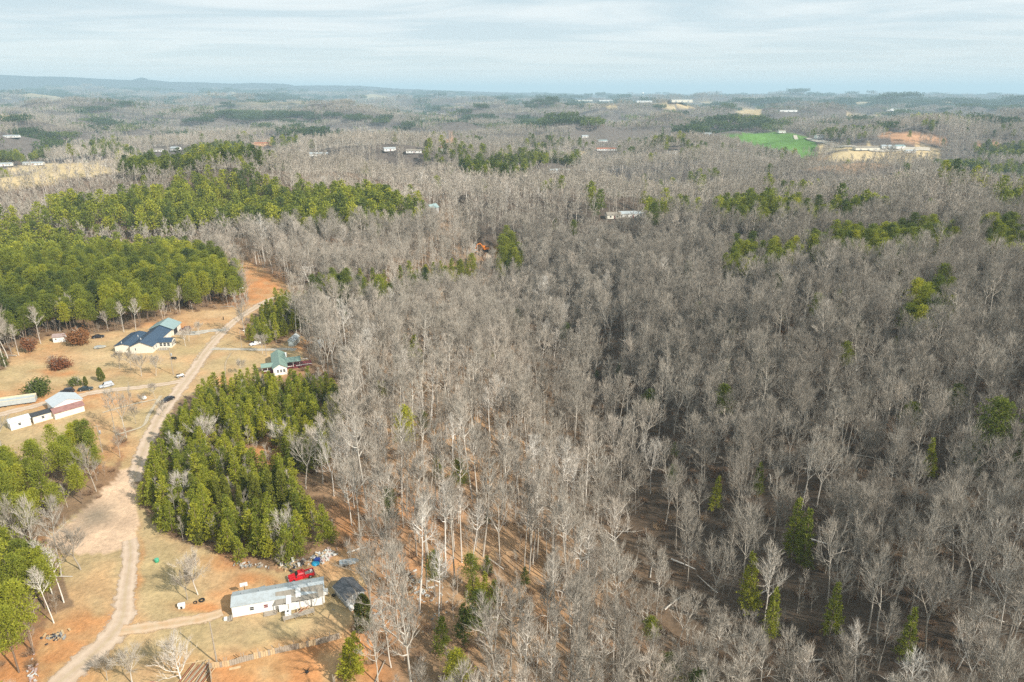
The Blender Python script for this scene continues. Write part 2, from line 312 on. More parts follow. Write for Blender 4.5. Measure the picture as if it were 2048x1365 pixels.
FARH = [(68, 330, 26, 9, 3, 'w', 'w', 8, 'long white house among pines left of the far clearing', 'far_house'), (8, 332, 20, 9, 3, 'w', 'w', 20, 'white house at the far left frame edge', 'far_house'), (218, 331, 18, 8, 3, 'w', 'g', 10, 'white house right of the far tan clearing', 'far_house'),
        (352, 301, 15, 10, 4, 'w', 'w', -20, 'white gabled house behind the far young pines', 'far_house'), (318, 303, 14, 8, 3, 'w', 'g', 0, 'low white house left of the gabled one', 'far_house'), (526, 290, 24, 9, 3, 't', 'r', 12, 'tan house with orange roof at the far pine corner', 'far_house'), (24, 275, 26, 10, 3, 'w', 'w', 10, 'pale house on the far left hillside', 'far_house'),
        (638, 312, 22, 6, 3, 'w', 'w', 5, 'white mobile home alone amid the far grey woods', 'far_house'), (790, 277, 30, 7, 3, 'w', 'g', 5, 'long white home with dark windows on the far slope', 'far_house'), (740, 262, 24, 8, 3, 'c', 'g', 0, 'cream home just under the far pine ridge', 'far_house'), (779, 302, 14, 6, 3, 'w', 'w', 25, 'small white home below the long one', 'far_house'),
        (828, 306, 18, 6, 3, 'w', 'g', 0, 'low white home left of the orange cut', 'far_house'), (886, 302, 14, 9, 5, 'w', 'r', 15, 'tall white house beside the orange cut', 'far_house'), (1118, 345, 24, 6, 3, 'w', 'w', 4, 'long white home below the dark pines in mid view', 'far_house'), (1090, 363, 16, 8, 4, 'g', 'g', -8, 'grey house with porch left of the long white home', 'far_house'),
        (1232, 362, 18, 9, 3, 'g', 'g', 10, 'grey house among bare crowns right of the middle', 'far_house'), (1263, 434, 20, 6, 3, 'w', 'w', 6, 'white mobile home beside the lone round pine', 'far_house'), (1226, 436, 10, 6, 3, 'c', 'g', 6, 'small cream hut left of that white mobile home', 'far_house'), (1205, 284, 20, 7, 3, 'w', 'b', 5, 'white home with teal roof in the far middle', 'far_house'),
        (1243, 292, 14, 7, 3, 'w', 'g', -5, 'white home right of the teal roofed one', 'far_house'), (1213, 301, 34, 6, 3, 'w', 'r', 2, 'very long white home with red roof end', 'far_house'), (1170, 276, 14, 7, 4, 'w', 'w', 10, 'small white cottage before the far dark ridge', 'far_house'), (1347, 308, 14, 7, 3, 'w', 'g', 10, 'white home high on the grey hill', 'far_house'),
        (1733, 300, 44, 12, 4, 'c', 'g', 3, 'long pale barn on the far farm clearing', 'barn'), (1772, 297, 16, 9, 4, 'w', 'w', -10, 'white farmhouse right of the long barn', 'far_house'), (1797, 297, 18, 10, 4, 'w', 'b', 15, 'farmhouse with teal roof before dark trees', 'far_house'), (1820, 305, 16, 7, 3, 'w', 'w', 0, 'low white farm shed at the right of the farm', 'far_house'),
        (1563, 266, 14, 8, 4, 'w', 'g', 0, 'white house on the crest of the green field', 'far_house'), (1638, 277, 14, 10, 5, 'w', 'g', 10, 'grey and white house among trees right of the green field', 'far_house'), (1415, 270, 16, 7, 3, 'g', 'w', 0, 'small grey home left of the green field', 'far_house'), (1165, 203, 150, 50, 10, 'c', 'w', 0, 'long cream warehouse left on the horizon plain', 'warehouse'),
        (1212, 203, 110, 40, 10, 'w', 'w', 0, 'white warehouse beside the long cream one', 'warehouse'), (1362, 205, 80, 40, 10, 'c', 'w', 0, 'pale warehouse right of the water tower', 'warehouse'), (1288, 206, 90, 40, 12, 'w', 'w', 0, 'small white warehouse under the water tower', 'warehouse'), (1790, 222, 90, 30, 9, 'w', 'w', 0, 'white shed roofs far on the right plain', 'warehouse'),
        (1715, 240, 50, 24, 7, 'w', 'w', 10, 'white farm hall beyond the brown field', 'warehouse'), (1575, 224, 60, 20, 6, 'w', 'w', 0, 'white hall among trees right of the tan cut', 'warehouse'), (865, 428, 9, 5, 5, 'g', 'b', 60, 'steep blue-grey tin shed at the tip of the upper pines', 'far_house')]
FHX = None
def house_gap(x, y):
    global FHX
    if FHX is None: FHX = [(P(h[0], h[1]), h) for h in FARH]
    m = np.zeros(np.shape(x), bool)
    for q, h in FHX:
        d = math.hypot(q.x, q.y); u = (-q.x / d, -q.y / d); s = (x - q.x) * u[0] + (y - q.y) * u[1]; t = (x - q.x) * -u[1] + (y - q.y) * u[0]
        ln = min(18 + .032 * d, 200); m |= (np.abs(s - ln * .6) < ln) & (np.abs(t) < h[2] * .4 + 2 + .002 * d)
    return m
ROADS = {}
for nm, pts in ROADPX.items():
    w = []
    for px, py, hw in pts:
        q = P(px, py); w.append((q.x, q.y, hw))
    ROADS[nm] = catmull(w, 1.5 if nm != 'far_lane' else 15)
def road_near(x, y, extra):
    m = np.zeros(np.shape(x), bool)
    for nm, c in ROADS.items():
        if nm == 'far_lane': continue
        sel = (x > c[:, 0].min() - 12) & (x < c[:, 0].max() + 12) & (y > c[:, 1].min() - 12) & (y < c[:, 1].max() + 12)
        idx = np.nonzero(sel & ~m)[0]
        if len(idx) == 0: continue
        d2 = (x[idx, None] - c[None, ::2, 0]) ** 2 + (y[idx, None] - c[None, ::2, 1]) ** 2
        m[idx] |= (d2 < (c[None, ::2, 2] + extra) ** 2).any(1)
    return m
# ------------------------------------------------------------------ ground colours
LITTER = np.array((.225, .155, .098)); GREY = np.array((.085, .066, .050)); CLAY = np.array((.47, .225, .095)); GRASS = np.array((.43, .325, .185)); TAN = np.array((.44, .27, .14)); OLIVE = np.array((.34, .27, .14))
PALE = np.array((.50, .37, .22)); FARC = np.array((.125, .11, .10)); GREEN = np.array((.10, .20, .045)); BRUSH = np.array((.30, .21, .12))
BLOBS = [(CLAY, 60, 1340, 150, 60, .85), (CLAY, 140, 1275, 80, 40, .8), (CLAY, 200, 1240, 60, 25, .7), (CLAY, 540, 1345, 190, 45, .95), (CLAY, 640, 1300, 90, 25, .9), (OLIVE, 520, 1335, 60, 25, .4), (CLAY, 740, 1300, 60, 90, .8),
         (CLAY, 510, 1165, 55, 18, .8), (CLAY, 450, 1190, 45, 16, .5), (CLAY, 640, 1135, 80, 14, .6), (CLAY, 410, 1215, 60, 12, .9), (CLAY, 275, 1150, 8, 80, .6), (CLAY, 450, 1125, 60, 14, .6), (TAN, 690, 1120, 60, 50, .8),
         (CLAY, 100, 1100, 40, 22, .9), (CLAY, 210, 900, 60, 60, .45), (CLAY, 265, 745, 140, 10, .3), (CLAY, 160, 795, 130, 18, .6), (CLAY, 60, 800, 120, 30, .55), (CLAY, 90, 700, 60, 20, .4), (CLAY, 120, 745, 40, 10, .8), (PALE, 260, 720, 120, 22, .4),
         (TAN, 420, 640, 110, 25, .8), (CLAY, 340, 652, 60, 6, .9), (CLAY, 490, 600, 60, 12, .9), (CLAY, 520, 570, 50, 25, 1), (CLAY, 480, 540, 40, 20, .6), (PALE, 440, 628, 60, 8, .7), (CLAY, 510, 672, 40, 16, .5), (CLAY, 450, 760, 20, 12, .8), (CLAY, 600, 690, 20, 15, .6), (CLAY, 560, 745, 60, 14, .4), (OLIVE, 370, 700, 40, 12, .5), (OLIVE, 400, 690, 15, 20, .5),
         (CLAY, 522, 915, 45, 34, 1), (CLAY, 600, 900, 40, 18, .5), (CLAY, 780, 1010, 130, 60, .42), (CLAY, 720, 1060, 60, 40, .6), (CLAY, 860, 1040, 110, 50, .35), (CLAY, 900, 1120, 80, 30, .65), (PALE, 960, 1110, 40, 14, .7), (CLAY, 800, 1200, 60, 60, .6), (CLAY, 1080, 1230, 60, 20, .5), (TAN, 900, 900, 200, 90, .55), (TAN, 1000, 1200, 200, 150, .45), (CLAY, 790, 1130, 40, 30, .5), (CLAY, 1230, 1290, 60, 15, .3),
         (CLAY, 985, 508, 22, 14, 1), (CLAY, 970, 545, 14, 12, .9), (TAN, 850, 640, 250, 60, .3), (CLAY, 1060, 655, 20, 8, .6), (CLAY, 640, 480, 60, 12, .5), (CLAY, 900, 295, 8, 12, 1),
         (TAN, 1920, 1000, 60, 20, .35), (TAN, 1830, 1090, 70, 18, .45), (CLAY, 1990, 770, 40, 6, .35), (BRUSH, 1640, 318, 80, 10, .8), (BRUSH, 1720, 322, 90, 12, .8)]
def ground_colour(x, y, z):
    px, py, dep = project(x, y, z); d = np.hypot(x, y)
    front = dep > 20; px = np.where(front, px, -9999); py = np.where(front, py, 9999)
    amp = 9 * np.clip(250 / d, .05, 1)
    qx = px + amp * 1.6 * fbm(x / 9, y / 9, 40, 2); qy = py + amp * .8 * fbm(x / 9, y / 9, 50, 2)
    c = np.empty((len(x), 3)); r = rav_dist(x, y)
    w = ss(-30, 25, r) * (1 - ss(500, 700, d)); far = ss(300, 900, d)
    c[:] = LITTER; c += (GREY - c) * w[:, None]; c += (FARC - c) * far[:, None]  # shade of the right bank is put into a darker litter colour
    m = .5 + .5 * fbm(x / 16, y / 16, 77, 3); c += (np.array((.26, .165, .10)) - c) * (np.clip(m - .4, 0, .7) * (1 - w) * (1 - far))[:, None]
    mA = inpoly(qx, qy, CLEAR) & (d < 600)
    c[mA] = GRASS; g = fbm(x / 14, y / 14, 61, 3)
    c[mA] += (OLIVE - c[mA]) * np.clip(.25 - g[mA] * .7, 0, .6)[:, None]; c[mA] += (TAN - c[mA]) * np.clip(g[mA] * .9, 0, .6)[:, None]
    up = ss(760, 600, py); c[mA] += (TAN * 1.05 - c[mA]) * (.5 * up[mA])[:, None]
    for col, bx, by, rx, ry, s in BLOBS:
        k = s * np.exp(-(((qx - bx) / rx) ** 2 + ((qy - by) / ry) ** 2) ** 1.5) * np.clip(1 + .9 * fbm(x / 6, y / 6, 90, 2), .2, 1.2) if by > 350 else s * (np.exp(-(((px - bx) / rx) ** 2 + ((py - by) / ry) ** 2) ** 2))
        c += (col - c) * np.clip(k, 0, 1)[:, None]
    for kind, poly in FIELDS:
        c[inpoly(px, py, poly)] = {'dry': np.array((.46, .37, .22)), 'clay': np.array((.42, .25, .15)), 'brush': np.array((.27, .19, .13))}[kind]
    k = inpoly(px, py, GREENF) & (d > 900); c[k] = GREEN * (1 + .25 * fbm(x[k] / 60, y[k] / 60, 12))[:, None]
    for nm, poly in YARDS:
        kk = inpoly(qx, qy, poly) & (d < 400); c[kk] = np.array((.56, .41, .29)) * (1 + .12 * fbm(x[kk] / 7, y[kk] / 7, 19))[:, None]
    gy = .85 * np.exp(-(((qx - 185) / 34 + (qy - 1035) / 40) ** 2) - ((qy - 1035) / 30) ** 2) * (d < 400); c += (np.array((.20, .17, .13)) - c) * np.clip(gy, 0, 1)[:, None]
    # far country: stands and fields as broad tints
    n1 = fbm(x / 1700, y / 1300, 200, 4); farm = ss(2500, 5000, d)
    pine = ss(.18, .28, n1) * farm; c += (np.array((.035, .05, .028)) - c) * pine[:, None]
    n2 = fbm(x / 900, y / 700, 210, 3); fld = ss(.48, .53, n2) * farm; c += (np.array((.36, .31, .2)) - c) * fld[:, None]
    mark = front & mA
    return np.clip(c, .01, .9), mark
# ------------------------------------------------------------------ the ground: one sheet in rings about the place, split by cover
rad = [0.0, 20, 40, 60, 80]
while rad[-1] < 27000: rad.append(rad[-1] * (1.0085 if rad[-1] < 700 else 1.012 if rad[-1] < 4000 else 1.03) + .12)
rad = np.array(rad); ang = np.concatenate([np.arange(-180, -48, 6.), np.arange(-48, 48, .2), np.arange(48, 180, 6.)]) * math.pi / 180
GA, GR = np.meshgrid(ang, rad[1:]); gx = (GR * np.sin(GA)).ravel(); gy_ = (GR * np.cos(GA)).ravel(); gz = height(gx, gy_)
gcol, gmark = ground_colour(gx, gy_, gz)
na = len(ang); nr = len(rad) - 1
ii, jj = np.meshgrid(np.arange(nr - 1), np.arange(na), indexing='ij'); j2 = (jj + 1) % na
GQ = np.stack([ii * na + jj, (ii + 1) * na + jj, (ii + 1) * na + j2, ii * na + j2], -1).reshape(-1, 4)[:, ::-1]
t = NT('ground_soil')
base = t.attr('soil'); n1 = t.noise(.9, 6, .65); n2 = t.noise(.12, 4, .6); n3 = t.noise(6, 3, .6)
v = t.math('ADD', t.math('MULTIPLY', n1, .55), t.math('MULTIPLY', n3, .45))
c1 = t.mix(1.0, base, t.ramp(v, [(.3, (.62, .60, .56)), (.5, (1, 1, 1)), (.68, (1.35, 1.3, 1.22))]), 'MULTIPLY')
c1 = t.mix(1.0, c1, t.ramp(n2, [(.35, (.85, .83, .82)), (.65, (1.14, 1.12, 1.1))]), 'MULTIPLY')
t.bump(n1, .6, .35); M_GROUND = t.done(c1, 1.0, .08)
gV = np.stack([gx, gy_, gz], 1)
def ground_piece(name, mask, kind='structure'):
    q = GQ[mask]; u, inv = np.unique(q, return_inverse=True)
    me = np_mesh(name, gV[u], None, M_GROUND, True, inv.reshape(-1, 4))
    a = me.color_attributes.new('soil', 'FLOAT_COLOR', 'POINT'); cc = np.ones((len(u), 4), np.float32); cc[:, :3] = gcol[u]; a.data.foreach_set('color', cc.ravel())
    o = put(me, name); tag(o, kind=kind); return o
qc = gV[GQ].mean(1); qpx, qpy, qd = project(qc[:, 0], qc[:, 1], qc[:, 2]); qdist = np.hypot(qc[:, 0], qc[:, 1])
isg = inpoly(qpx, qpy, GREENF) & (qdist > 900) & (qd > 20)
isd = np.zeros(len(GQ), bool)
for kind, poly in FIELDS: isd |= inpoly(qpx, qpy, poly) & (qd > 20) & (qdist > 500)
isl = (gmark[GQ].sum(1) >= 3) & ~isg & ~isd
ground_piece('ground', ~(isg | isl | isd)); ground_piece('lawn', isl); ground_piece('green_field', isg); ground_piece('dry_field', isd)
# ------------------------------------------------------------------ roads
def road_mat(name, a, b, edge=.16):
    t = NT(name); n1 = t.noise(.5, 6, .6); n2 = t.noise(7, 4, .6); u = t.attr('across', out='Fac')
    c = t.mix(t.range(n1, .38, .62), a, b); c = t.mix(t.range(n2, .3, .7, 0, .35), c, tuple(q * .55 for q in a))
    rut = t.math('ABSOLUTE', t.math('SUBTRACT', t.math('ABSOLUTE', u), .45)); c = t.mix(t.range(rut, 0, .22, .3, 0), c, tuple(min(1, q * 1.25) for q in b))
    c = t.mix(t.range(t.math('ABSOLUTE', u), .02, .2, .45, 0), c, (.40, .31, .18))
    t.bump(n2, .5, .05); t.done(c, 1.0, .1)
    e = t.math('ADD', t.math('ABSOLUTE', u), t.math('MULTIPLY', t.math('SUBTRACT', t.noise(.35, 6, .75), .5), 1.7))
    al = t.range(e, 1 - edge * 2.2, 1 - edge, 1, 0); tr = t.node('ShaderNodeBsdfTransparent'); mx = t.node('ShaderNodeMixShader')
    t.l.new(al, mx.inputs[0]); t.l.new(tr.outputs[0], mx.inputs[1]); t.l.new(t.b.outputs[0], mx.inputs[2]); t.l.new(mx.outputs[0], t.out.inputs[0]); return t.m
MR = {'road': road_mat('road_gravel', (.48, .36, .26), (.56, .44, .34)), 'grey': road_mat('drive_gravel', (.40, .36, .30), (.50, .46, .40)), 'track': road_mat('track_soil', (.45, .38, .28), (.52, .45, .35), .3), 'dirt': road_mat('drive_dirt', (.52, .34, .20), (.54, .42, .30)), 'rut': road_mat('rut_soil', (.38, .30, .19), (.44, .34, .23), .3)}
RM = {'road': 'road', 'upper_road': 'road', 'lane': 'road', 'driveway': 'dirt', 'gravel_drive': 'grey', 'house_drive': 'grey', 'track': 'track', 'side_track': 'track', 'rut_track': 'rut', 'ditch_track': 'rut', 'far_lane': 'grey'}
RN = {'road': 'road', 'upper_road': 'road', 'lane': 'lane_road', 'driveway': 'driveway_road', 'gravel_drive': 'gravel_path', 'house_drive': 'house_path', 'track': 'track_path', 'side_track': 'track_path', 'rut_track': 'track_path', 'ditch_track': 'track_path', 'far_lane': 'field_road'}
for ri, (nm, c) in enumerate(ROADS.items()):
    d = np.gradient(c[:, :2], axis=0); d /= np.linalg.norm(d, axis=1)[:, None] + 1e-9; nrm = np.stack([-d[:, 1], d[:, 0]], 1)
    us = np.linspace(-1, 1, 9); ext = 1.22
    X = c[:, None, 0] + nrm[:, None, 0] * us[None] * c[:, None, 2] * ext; Y = c[:, None, 1] + nrm[:, None, 1] * us[None] * c[:, None, 2] * ext
    lift = .05 + .008 * ri if nm != 'far_lane' else 1.2
    Z = height(X, Y) + lift
    k = len(us); ii, jj = np.meshgrid(np.arange(len(c) - 1), np.arange(k - 1), indexing='ij')
    Q = np.stack([ii * k + jj, (ii + 1) * k + jj, (ii + 1) * k + jj + 1, ii * k + jj + 1], -1).reshape(-1, 4)[:, ::-1]
    me = np_mesh(nm, np.stack([X, Y, Z], -1).reshape(-1, 3), None, MR[RM[nm]], True, Q)
    a = me.attributes.new('across', 'FLOAT', 'POINT'); a.data.foreach_set('value', (np.tile(us, (len(c), 1)) * ext).ravel().astype(np.float32))
    tag(put(me, RN[nm]), kind='structure')
# ------------------------------------------------------------------ distant hills
prof = [(-500, 150), (-200, 153), (0, 150), (60, 153), (130, 154), (200, 158), (262, 161), (283, 155), (300, 160), (340, 164), (400, 165), (470, 168), (505, 166), (530, 167), (570, 168), (590, 172), (640, 171), (720, 172), (760, 175), (800, 178), (900, 182), (1000, 185), (1100, 188), (1250, 191)]
PX = np.array([p[0] for p in prof], float); PY = np.array([p[1] for p in prof], float)
hx = np.linspace(-500, 1250, 700); hy = np.interp(hx, PX, PY) + .5 * vnoise(hx / 22, hx * 0, 4) + .35 * vnoise(hx / 7, hx * 0, 8)
V = []; rows = [(9900, 0), (10400, .3), (11000, .66), (11500, 1.0), (12200, .5), (13500, 0)]
for D, f in rows:
    for k in range(len(hx)):
        r = gray(hx[k], hy[k]); s = D / math.hypot(r[0], r[1]); zt = CAMZ + r[2] / math.hypot(r[0], r[1]) * 11500
        x, y = r[0] * s, r[1] * s; g = float(-40)
        V.append((x, y, g + (max(zt, -20) - g) * f * (1 + (.35 * float(vnoise(x / 1500, y / 1500, 3)) if f not in (1.0, 0) else 0))))
n = len(hx); Q = [(i * n + j, i * n + j + 1, (i + 1) * n + j + 1, (i + 1) * n + j) for i in range(len(rows) - 1) for j in range(n - 1)]
hm = NT('hill_woods'); hmat = hm.done(hm.mix(hm.noise(.002, 5), (.03, .03, .028), (.07, .065, .058)), 1, .05)
tag(put(np_mesh('hills', V, None, hmat, True, Q), 'hills'), kind='structure')
# ------------------------------------------------------------------ haze
hz_top = max(max(v[2] for v in V), float(gz.max()) + 45, CAMZ) + 2; hz_bot = min(float(gz.min()), -40.0) - 1.5; print('HAZE', hz_bot, hz_top)
hz = MB().box(-28000, -28000, hz_bot, 28000, 28000, hz_top)
hzm = bpy.data.materials.new('haze_air'); hzm.use_nodes = True; hzm.node_tree.nodes.clear()
ho = hzm.node_tree.nodes.new('ShaderNodeOutputMaterial'); hv = hzm.node_tree.nodes.new('ShaderNodeVolumePrincipled')
hv.inputs['Color'].default_value = (.60, .84, 1.0, 1); hv.inputs['Density'].default_value = 1.15e-4; hv.inputs['Anisotropy'].default_value = 0.0
hzm.node_tree.links.new(hv.outputs[0], ho.inputs['Volume'])
try:
    hzm.cycles.homogeneous_volume = True; hzm.cycles.volume_sampling = 'MULTIPLE_IMPORTANCE'
except Exception: pass
tag(hz.obj('haze', hzm), kind='stuff')
# ------------------------------------------------------------------ tree materials; tint comes with each tree
def bark_mat(name, stops, cold=1.0):
    t = NT(name); ti = t.attr('tint', 'INSTANCER', 'Fac'); oc = t.objc(); n = t.noise(2.2, 4, .6, oc)
    c = t.ramp(ti, stops); c = t.mix(t.range(n, .3, .7, .0, .5), c, t.mix(1.0, c, (.55, .52, .50), 'MULTIPLY'))
    return t.done(c, .9, .15)
M_TWIG = bark_mat('bare_twigs', [(0, (.31, .275, .23)), (.3, (.385, .345, .29)), (.55, (.465, .42, .355)), (.8, (.57, .50, .42)), (1, (.66, .62, .56))])
M_BARK = bark_mat('grey_bark', [(0, (.34, .30, .25)), (.3, (.48, .44, .38)), (.55, (.60, .555, .49)), (.8, (.68, .64, .58)), (1, (.80, .77, .72))])
def leaf_mat(name, stops, trans=.38):
    t = NT(name); ti = t.attr('tint', 'INSTANCER', 'Fac'); oc = t.objc(); n = t.noise(1.1, 4, .65, oc)
    c = t.ramp(ti, stops); c = t.mix(t.range(n, .3, .7), t.mix(1.0, c, (.55, .62, .6), 'MULTIPLY'), t.mix(1.0, c, (1.25, 1.2, 1.0), 'MULTIPLY'))
    t.done(c, .75, .2); tr = t.node('ShaderNodeBsdfTranslucent'); t.l.new(c, tr.inputs[0]); mx = t.node('ShaderNodeMixShader'); mx.inputs[0].default_value = trans
    t.l.new(t.b.outputs[0], mx.inputs[1]); t.l.new(tr.outputs[0], mx.inputs[2]); t.l.new(mx.outputs[0], t.out.inputs[0]); return t.m
M_NEEDLE = leaf_mat('pine_needles', [(0, (.075, .11, .038)), (.35, (.17, .205, .042)), (.65, (.31, .335, .048)), (1, (.46, .45, .055))])
M_CEDAR = leaf_mat('cedar_sprays', [(0, (.10, .115, .03)), (1, (.23, .24, .04))], .1)
M_RUSSET = leaf_mat('russet_leaves', [(0, (.25, .10, .055)), (1, (.30, .14, .06))], .2)
M_PBARK = paint('pine_bark', (.26, .19, .14), .95, .1, var=.4, scale=3)
M_BRUSH = bark_mat('brush_stems', [(0, (.24, .15, .09)), (.5, (.30, .20, .13)), (1, (.40, .30, .18))])
def unit(v): return v / (np.linalg.norm(v, axis=-1, keepdims=True) + 1e-9)
def slivers(rng, base, dirs, w):          # thin tapering twigs, one triangle each
    side = unit(np.cross(dirs, rng.normal(size=dirs.shape))); w = np.broadcast_to(np.asarray(w, float).reshape(-1, 1) if np.ndim(w) else w, (len(base), 1))
    V = np.stack([base - side * w, base + side * w, base + dirs], 1).reshape(-1, 3)
    return V, np.arange(len(V)).reshape(-1, 3)
def bare_tree(seed, H, spread, first, nl, tube=True, ntw=8, tw=.026, bw=1.0, up=1.0, forks=1):
    """returns trunk and crown meshes of one leafless tree"""
    rng = np.random.default_rng(seed); T = MB(); Cn = MB(); r0 = .0095 * H * bw
    def wob(p, d, L, n, amp, lift):
        pts = [np.array(p, float)]; d = unit(np.array(d, float))
        for i in range(n):
            d = unit(d + rng.normal(size=3) * amp + np.array((0, 0, lift))); pts.append(pts[-1] + d * L / n)
        return np.array(pts)
    stems = []; lean = rng.normal(size=2) * .05
    main = wob((0, 0, -.4), (lean[0], lean[1], 1), H * (.92 if forks == 1 else .45), 7, .035, .06); stems.append((main, r0, 1.0))
    if forks > 1:
        for k in range(forks):
            a = 2 * math.pi * (k / forks) + rng.uniform(0, 1); s = wob(main[-1], (math.cos(a) * .45, math.sin(a) * .45, 1), H * .52, 5, .06, .12); stems.append((s, r0 * .62, .6))
    for st, r, q in stems: T.tube(st, np.linspace(r, r * (.22 if (forks == 1 or q < 1) else .62), len(st)), 6 if tube else 3)
    bases = []; dirs = []; wid = []
    for st, r, q in stems:
        if forks > 1 and q == 1.0: continue
        z0 = first if forks == 1 else .05
        m = nl if forks == 1 else max(4, nl // forks)
        for k in range(m):
            s = z0 + (1 - z0) * ((k + rng.uniform(0, .8)) / m); f = s * (len(st) - 1); i = min(int(f), len(st) - 2); p = st[i] + (st[i + 1] - st[i]) * (f - i)
            az = k * 2.399 + rng.uniform(-.5, .5); rel = (s - z0) / (1 - z0)
            el = (R(28) + R(34) * rel) * up + rng.uniform(-.15, .2); L = spread * (1.0 - .55 * rel) * rng.uniform(.7, 1.25)
            lb = wob(p, (math.cos(az) * math.cos(el), math.sin(az) * math.cos(el), math.sin(el)), L, 4, .16, .13 * up)
            rl = r * (.50 - .22 * rel)
            Cn.tube(lb, np.linspace(rl, rl * .25, 5), 4 if tube else 3)
            ns = 7 if tube else 4
            for j in range(ns):
                u = .22 + .78 * (j + rng.uniform(0, .9)) / ns; g = u * 4; i2 = min(int(g), 3); p2 = lb[i2] + (lb[i2 + 1] - lb[i2]) * (g - i2)
                d2 = unit(unit(lb[i2 + 1] - lb[i2]) + rng.normal(size=3) * .46 + np.array((0, 0, .42 * up))); L2 = L * (.55 - .28 * u) * rng.uniform(.7, 1.3) + .35
                if tube:
                    sb = wob(p2, d2, L2, 2, .2, .12); Cn.tube(sb, [rl * .40, rl * .26, rl * .09], 3)
                else: sb = np.array([p2, p2 + d2 * L2 * .5, p2 + d2 * L2]); bases.append(p2[None]); dirs.append((d2 * L2)[None]); wid.append(np.full(1, rl * .35))
                uu = rng.uniform(.1, 1, ntw); pp = np.where(uu[:, None] < .5, sb[0] + (sb[1] - sb[0]) * uu[:, None] * 2, sb[1] + (sb[2] - sb[1]) * (uu[:, None] * 2 - 1))
                dd = unit(d2[None] + rng.normal(size=(ntw, 3)) * .42 + np.array((0, 0, .5 * up))) * rng.uniform(.7, 1.8, (ntw, 1)) * (.6 + .06 * spread * 1.6)
                bases.append(pp); dirs.append(dd); wid.append(np.full(ntw, tw))
    b = np.vstack(bases); d = np.vstack(dirs); V, F = slivers(rng, b, d, np.concatenate(wid)); Cn.add(V, F)
    return T, Cn
def tufts(rng, base, dirs, n, ln, w, spread=.7):
    b = np.repeat(base, n, 0); d = unit(np.repeat(unit(dirs), n, 0) + rng.normal(size=(len(b), 3)) * spread) * rng.uniform(.6, 1.25, (len(b), 1)) * ln
    side = unit(np.cross(d, rng.normal(size=d.shape))) * w
    V = np.stack([b - side * .3, b + d * .45 + side, b + d, b + d * .45 - side], 1).reshape(-1, 3); return V, np.arange(len(V)).reshape(-1, 4)
def young_pine(seed, H, Rr, far=False):
    rng = np.random.default_rng(seed); T = MB(); Cn = MB(); T.tube([(0, 0, -.3), (rng.normal() * .05, rng.normal() * .05, H * .5), (0, 0, H * .97)], [H * .013, H * .009, .02], 5)
    lv = int(H * (1.7 if not far else 1.0)); B = []; D = []; st = []
    irr = rng.uniform(.75, 1.15, 9)
    for k in range(lv):
        z = H * (.10 + .88 * k / lv); rel = (z / H - .08) / .92; rr = Rr * (1 - rel) ** .72 * (1 if rel > .12 else .8) + .15
        for j in range(6 if not far else 5):
            az = rng.uniform(0, 6.283); L = rr * rng.uniform(.7, 1.18) * irr[int(az / 6.284 * 9)]; el = R(8 + 38 * rel) + rng.normal() * .1
            d = np.array((math.cos(az) * math.cos(el), math.sin(az) * math.cos(el), math.sin(el))); p = np.array((0, 0, z))
            if not far: Cn.tube([p, p + d * L * .9], [.03, .012], 3)
            m = max(2, int(L * (3.0 if not far else 1.6)));
            for q in range(m):
                s = .25 + .75 * (q + .6) / m; lat = np.cross(d, (0, 0, 1)) * rng.normal() * L * .16; B.append(p + d * L * s + lat); D.append(d * .7 + np.array((0, 0, .65)) + lat * .5)
    V, Q = tufts(rng, np.array(B), np.array(D), 5 if not far else 2, .55 if not far else 1.1, .085 if not far else .34, .6); Cn.add(V, None, Q)
    return T, Cn
def wood_pine(seed, H, Rr, far=False):
    rng = np.random.default_rng(seed); T = MB(); Cn = MB(); lean = rng.normal(size=2) * .03 * H
    T.tube([(0, 0, -.4), (lean[0] * .4, lean[1] * .4, H * .5), (lean[0], lean[1], H * .97)], [H * .0115, H * .0085, .04], 6)
    B = []; D = []; nb = 46 if not far else 22
    for k in range(nb):
        rel = (k + rng.uniform(0, 1)) / nb; z = H * (.42 + .56 * rel); rr = Rr * (math.sin(math.pi * min(1, .22 + rel * .74)) ** .8) * rng.uniform(.55, 1.15)
        az = k * 2.4 + rng.uniform(-.6, .6); el = R(5 + 40 * rel * rel); d = np.array((math.cos(az) * math.cos(el), math.sin(az) * math.cos(el), math.sin(el))); p = np.array((lean[0] * z / H, lean[1] * z / H, z)); e = p + d * rr
        if not far: Cn.tube([p, p + d * rr * .5 + (0, 0, -.15), e], [.06, .04, .015], 3)
        m = 26 if not far else 15; off = rng.normal(size=(m, 3)) * np.array((.75, .75, .32)) * (.55 + rr * .24); s = rng.uniform(.45, 1.05, (m, 1)); q = p + d * rr * s + off
        B.append(q); D.append(off * .5 + np.array((0, 0, .6)) + d * .4)
    V, Q = tufts(rng, np.vstack(B), np.vstack(D), 3 if not far else 1, .6 if not far else 1.4, .10 if not far else .42, .7); Cn.add(V, None, Q)
    return T, Cn
